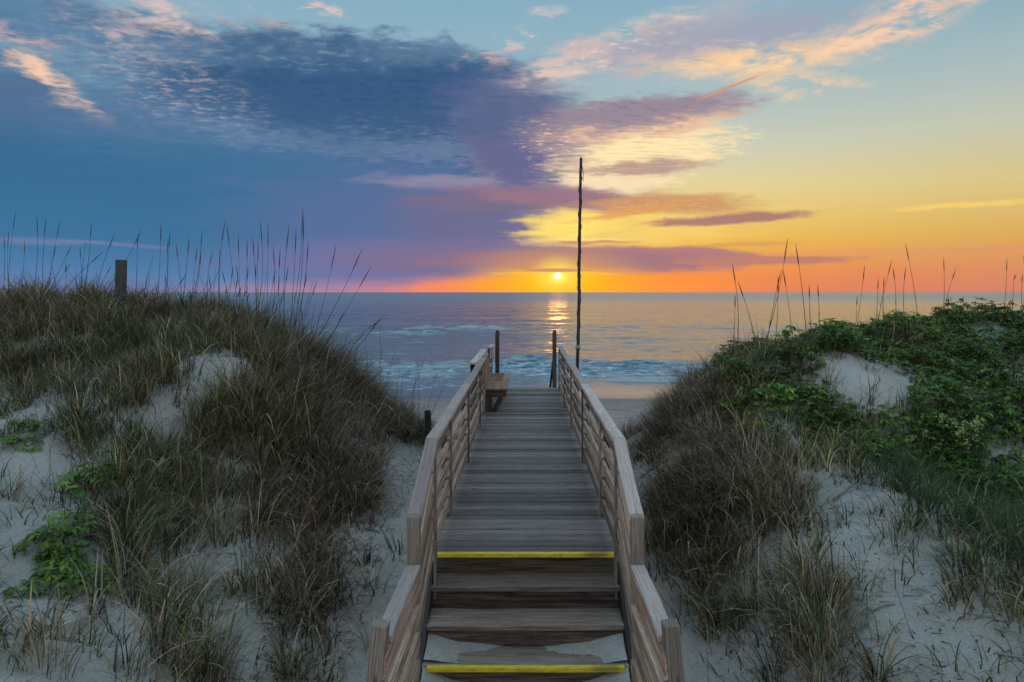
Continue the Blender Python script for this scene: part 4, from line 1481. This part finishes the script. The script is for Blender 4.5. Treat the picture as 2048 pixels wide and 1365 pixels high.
def build_stalks():
    rng = np.random.default_rng(31)
    S = 2.4976
    left = [((80, 50), (40, 440)), ((185, 80), (160, 450)), ((230, 85), (215, 470)), ((303, 95), (235, 470)), ((20, 170), (10, 430)), ((458, 110), (415, 430)),
            ((573, 170), (470, 460)), ((710, 145), (480, 460)), ((805, 110), (780, 470)), ((850, 150), (820, 500)), ((1010, 150), (945, 500)), ((945, 190), (905, 470)),
            ((1125, 105), (1105, 490)), ((1132, 112), (1210, 540)), ((1190, 170), (1200, 540)), ((1300, 95), (1270, 540)), ((1340, 120), (1330, 540)), ((1445, 120), (1430, 540)),
            ((1512, 40), (1420, 560)), ((1518, 62), (1450, 560)), ((1540, 200), (1440, 580)), ((1680, 220), (1530, 600)), ((1812, 240), (1520, 680)), ((1855, 330), (1560, 680)),
            ((1915, 590), (1580, 700)), ((1235, 200), (1190, 520)), ((1262, 180), (1290, 540)), ((1060, 260), (1040, 490)), ((1365, 230), (1340, 540)), ((1400, 240), (1420, 560)),
            ((880, 215), (920, 480)), ((690, 165), (680, 480)), ((360, 225), (220, 470)), ((515, 260), (270, 470)), ((125, 200), (100, 430)), ((1900, 592), (1640, 900)),
            ((1820, 672), (1600, 690)), ((985, 240), (950, 490)), ((1440, 330), (1425, 560)), ((1535, 360), (1480, 600)), ((1100, 250), (1110, 500)), ((1165, 330), (1140, 510)),
            ((555, 330), (440, 470)), ((350, 320), (215, 470)), ((45, 150), (60, 440)), ((280, 230), (240, 460)), ((1290, 210), (1300, 540)), ((1480, 140), (1440, 560)), ((1240, 330), (1260, 530)),
            ((840, 190), (850, 480)), ((1005, 260), (960, 490)), ((1950, 1025), (1740, 920)), ((1720, 560), (1560, 720)), ((400, 235), (420, 440))]
    gl = 'sea oat stalks on the left dune'
    for (tp, bp) in left:
        bx, by = bp[0] / S, 400 + bp[1] / S
        base = hit(bx, by + 12)
        D = base[1] * rng.uniform(.985, 1.015)
        tip = ((tp[0] / S - VX) / F * D, D, CAMZ - (400 + tp[1] / S - VY) / F * D)
        stalk(base, tip, 'tall thin dry sea oat stalk rising from the grass of the left dune', gl, rng)
    for i in range(46):
        bx = rng.uniform(0, 610) if i % 3 else rng.uniform(400, 620)
        by = np.interp(bx, [0, 250, 400, 520, 620], [612, 615, 632, 655, 700])
        base = hit(bx, by + rng.uniform(4, 30))
        D = base[1]
        h = rng.uniform(45, 150) / F * D + max(0, base[2] - (CAMZ - (by - VY) / F * D)) * 0
        lean = rng.normal(.10, .16)
        stalk(base, (base[0] + lean * h, D + rng.normal(0, .1) * h, base[2] + h), 'tall thin dry sea oat stalk rising from the grass of the left dune', gl, rng, head=bool(rng.random() < .6))
    S = 2.5664
    right = [((835, 40), (705, 560)), ((875, 70), (935, 540)), ((810, 200), (865, 550)), ((785, 240), (765, 530)), ((550, 170), (570, 580)), ((580, 265), (680, 560)), ((565, 330), (548, 560)),
             ((945, 280), (960, 520)), ((988, 280), (990, 520)), ((1230, 180), (1175, 520)), ((1190, 340), (1170, 540)), ((1370, 155), (1290, 460)), ((1375, 190), (1385, 450)),
             ((1440, 190), (1440, 400)), ((1438, 65), (1510, 420)), ((1330, 240), (1330, 460)), ((1635, 140), (1630, 430)), ((1700, 195), (1625, 440)), ((1960, 145), (1940, 400)),
             ((2040, 225), (2040, 410)), ((1735, 340), (1735, 430)), ((800, 210), (720, 560)), ((2045, 130), (2035, 400)), ((1300, 250), (1290, 470))]
    gr = 'sea oat stalks on the right dune'
    for (tp, bp) in right:
        base = hit(1250 + bp[0] / S, 460 + bp[1] / S + 12)
        D = base[1] * rng.uniform(.985, 1.015)
        tip = ((1250 + tp[0] / S - VX) / F * D, D, CAMZ - (460 + tp[1] / S - VY) / F * D)
        stalk(base, tip, 'tall thin dry sea oat stalk rising from the creeper of the right dune', gr, rng)
    base = hit(1250 + 1985 / S, 460 + 410 / S)
    D = base[1]
    stalk(base, ((1250 + 1998 / S - VX) / F * D, D, CAMZ - (460 + 200 / S - VY) / F * D), 'hooked dry sea oat stalk at the far right of the dune crest', gr, rng, hook=True)
    base = hit(1250 + 1340 / S, 460 + 700 / S)
    D = base[1]
    stalk(base, ((1250 + 1385 / S - VX) / F * D, D, CAMZ - (460 + 480 / S - VY) / F * D), 'single pale straw stalk standing in the green creeper', gr, rng, pale=True)
    # thin stalks on the low dune behind the left railing
    for i in range(22):
        x = rng.uniform(-3.9, -1.75); y = rng.uniform(11.6, 13.6)
        z = float(gz(x, y))
        h = rng.uniform(.5, 1.5)
        stalk((x, y, z), (x + rng.uniform(-.1, .45) * h, y + rng.uniform(-.1, .1), z + h), 'thin bare stalk on the low sand rise behind the left railing', 'thin stalks behind the left railing', rng, head=False)


build_stalks()


def tussock(px, py, nb, hgt, brown, label, group, seed, spread=.16, name='grass_tussock'):
    rng = np.random.default_rng(seed)
    x, y, z = hit(px, py)
    p = Pile()
    az = rng.uniform(0, 6.28, nb); rr = rng.random(nb) ** .6 * spread
    X = x + np.cos(az) * rr; Y = y + np.sin(az) * rr
    az2 = az + rng.normal(0, .5, nb)
    l0 = rng.uniform(.02, .4, nb)
    l1 = l0 + rng.uniform(.4, 2.6, nb)
    col = pick_colors(rng, nb, brown)
    k = rng.random(nb) < .4
    col[k] = TAN * rng.uniform(.7, 1.5, (k.sum(), 1))
    p.add(*blade_mesh(np.stack([X, Y, gz(X, Y) - .01], 1), az2, l0, l1, hgt * rng.uniform(.5, 1.2, nb), rng.uniform(.004, .0075, nb), col, 7, rng.normal(0, .5, nb)))
    p.build(name, M['grass'], origin=(x, y, z), label=label, category='grass tuft', group=group)


TG = 'arching grass tussocks on the sand'
for k, (px, py, nb, h, br, lab) in enumerate((
        (335, 1215, 190, .62, .2, 'large pale arching grass tussock in the middle of the left sand slope'),
        (420, 1350, 190, .50, .3, 'wide drooping grass tussock at the bottom edge left of the steps'),
        (262, 1105, 90, .60, .2, 'upright grass tussock beside the green leaves on the left slope'),
        (440, 1075, 130, .5, .3, 'bushy grass tussock above the large pale one on the left slope'),
        (85, 1345, 70, .45, .1, 'small green grass tussock in the bottom left corner'),
        (1500, 1010, 150, .62, .3, 'tall pale grass tussock on the near shoulder of the right dune'),
        (1645, 1290, 170, .55, .3, 'reddish grass tussock at the bottom of the right sand slope'),
        (1640, 1365, 150, .42, .5, 'dark drooping grass tussock at the bottom edge right of the steps'),
        (1800, 1090, 60, .45, .3, 'slim grass tussock on the bright sand right of the tall pale one'),
        (1720, 1190, 50, .40, .3, 'thin grass tussock halfway down the bright right sand slope'),
        (1600, 985, 110, .50, .5, 'brown grass tussock where the creeper meets the right sand ridge'))):
    tussock(px, py, nb, h, br, lab, TG, 400 + k)


def leafy(px, py, n, rad, hgt, label, seed, flowers=False):
    """a low plant of palmate leaves on thin stems"""
    rng = np.random.default_rng(seed)
    x, y, z = hit(px, py)
    root = link('leafy_plant' if not flowers else 'flowering_shrub', None, label=label, category='plant' if not flowers else 'shrub')
    root.location = (x, y, z)
    p = Pile()
    a = rng.uniform(0, 6.28, n); r = rng.random(n) ** .6 * rad
    X = x + np.cos(a) * r; Y = y + np.sin(a) * r * .7
    H = hgt * (1 - (r / rad) ** 2 * .6) * rng.uniform(.4, 1.1, n)
    Z = gz(X, Y) + H
    palmate(rng, np.stack([X, Y, Z], 1), a + rng.normal(0, .6, n), rng.uniform(.05, .085, n), LEAFC[rng.integers(0, 5, n)] * 1.15, p)
    V = np.concatenate(p.v) - np.array([x, y, z])
    link('leaves', mesh_np('leaves', V, quads=np.concatenate(p.q), col=np.concatenate(p.c)), M['leaf'], root)
    s = Pile()
    s.add(*blade_mesh(np.stack([X, Y, gz(X, Y) - .01], 1), a, rng.uniform(0, .3, n), rng.uniform(.1, .5, n), H + .02, np.full(n, .006), np.tile(np.array([.06, .045, .03]), (n, 1)), 2))
    V = np.concatenate(s.v) - np.array([x, y, z])
    link('stems', mesh_np('stems', V, quads=np.concatenate(s.q), col=np.concatenate(s.c)), M['stalk'], root)
    if flowers:
        f = Pile()
        for i in range(14):
            a = rng.uniform(0, 6.28); r = rng.random() ** .5 * rad * .9
            cx, cy = x + math.cos(a) * r, y + math.sin(a) * r * .6
            cz = float(gz(cx, cy)) + hgt * rng.uniform(.75, 1.25)
            n_ = 26
            P = np.array([cx, cy, cz]) + rng.normal(0, 1, (n_, 3)) * np.array([.02, .02, .035])
            leaflet(rng, P, rng.uniform(0, 6.28, n_), rng.uniform(-.9, .6, n_), np.full(n_, .03), np.full(n_, .02), np.tile(np.array([.55, .56, .28]), (n_, 1)) * rng.uniform(.7, 1.2, (n_, 1)), f)
        V = np.concatenate(f.v) - np.array([x, y, z])
        link('flowers', mesh_np('flowers', V, quads=np.concatenate(f.q), col=np.concatenate(f.c)), M['leaf'], root)


leafy(145, 1165, 75, .26, .16, 'low green leafy plant lying on the bare sand at lower left', 501)
leafy(110, 1100, 60, .24, .18, 'green leafy plant just above the low one on the left sand slope', 502)
leafy(60, 1190, 14, .14, .10, 'tiny green leafy seedling left of the low plant on the sand', 503)
leafy(190, 975, 50, .22, .25, 'upright dark green leafy plant in the grass of the left slope', 504)
leafy(1895, 905, 150, .42, .34, 'bright green shrub with pale yellow flower clusters on the right dune', 505, True)


def branch(pts_px, r, label, seed):
    rng = np.random.default_rng(seed)
    pts = []
    for i, (a, b) in enumerate(pts_px):
        x, y, z = hit(a, b)
        pts.append(Vector((x, y, z + r * .8 + rng.uniform(0, .03))))
    o = pts[0].copy()
    fine = []
    for i in range(len(pts) - 1):
        for u in np.linspace(0, 1, 6)[:-1]:
            q = pts[i].lerp(pts[i + 1], u)
            q.z = max(q.z, float(gz(q.x, q.y)) + r * .8)
            fine.append(q + Vector((rng.uniform(-.01, .01), rng.uniform(-.01, .01), rng.uniform(0, .012))))
    fine.append(pts[-1])
    vs, fs = tube(fine, [r * (1 - .7 * i / len(fine)) for i in range(len(fine))], 6)
    me = mesh_np('driftwood_branch', np.array(vs) - np.array(o)[None, :], quads=np.array(fs), col=np.tile(GRY * rng.uniform(.5, 1.0), (len(vs), 1)), smooth=True)
    ob = link('driftwood_branch', me, M['stalk'], label=label, category='branch', group='bare branches on the right dune')
    ob.location = o


branch([(1510, 1130), (1545, 1160), (1590, 1175)], .016, 'grey bare branch lying in the brown grass of the right dune', 601)
branch([(1665, 1005), (1700, 985), (1760, 930)], .013, 'straw coloured bare stem leaning beside the right sand ridge', 602)
branch([(1720, 1265), (1735, 1235), (1790, 1215)], .011, 'thin arched twig on the bright sand at lower right', 603)
branch([(1280, 960), (1310, 935), (1335, 950)], .014, 'dark exposed root on the sand bank right of the railing', 604)
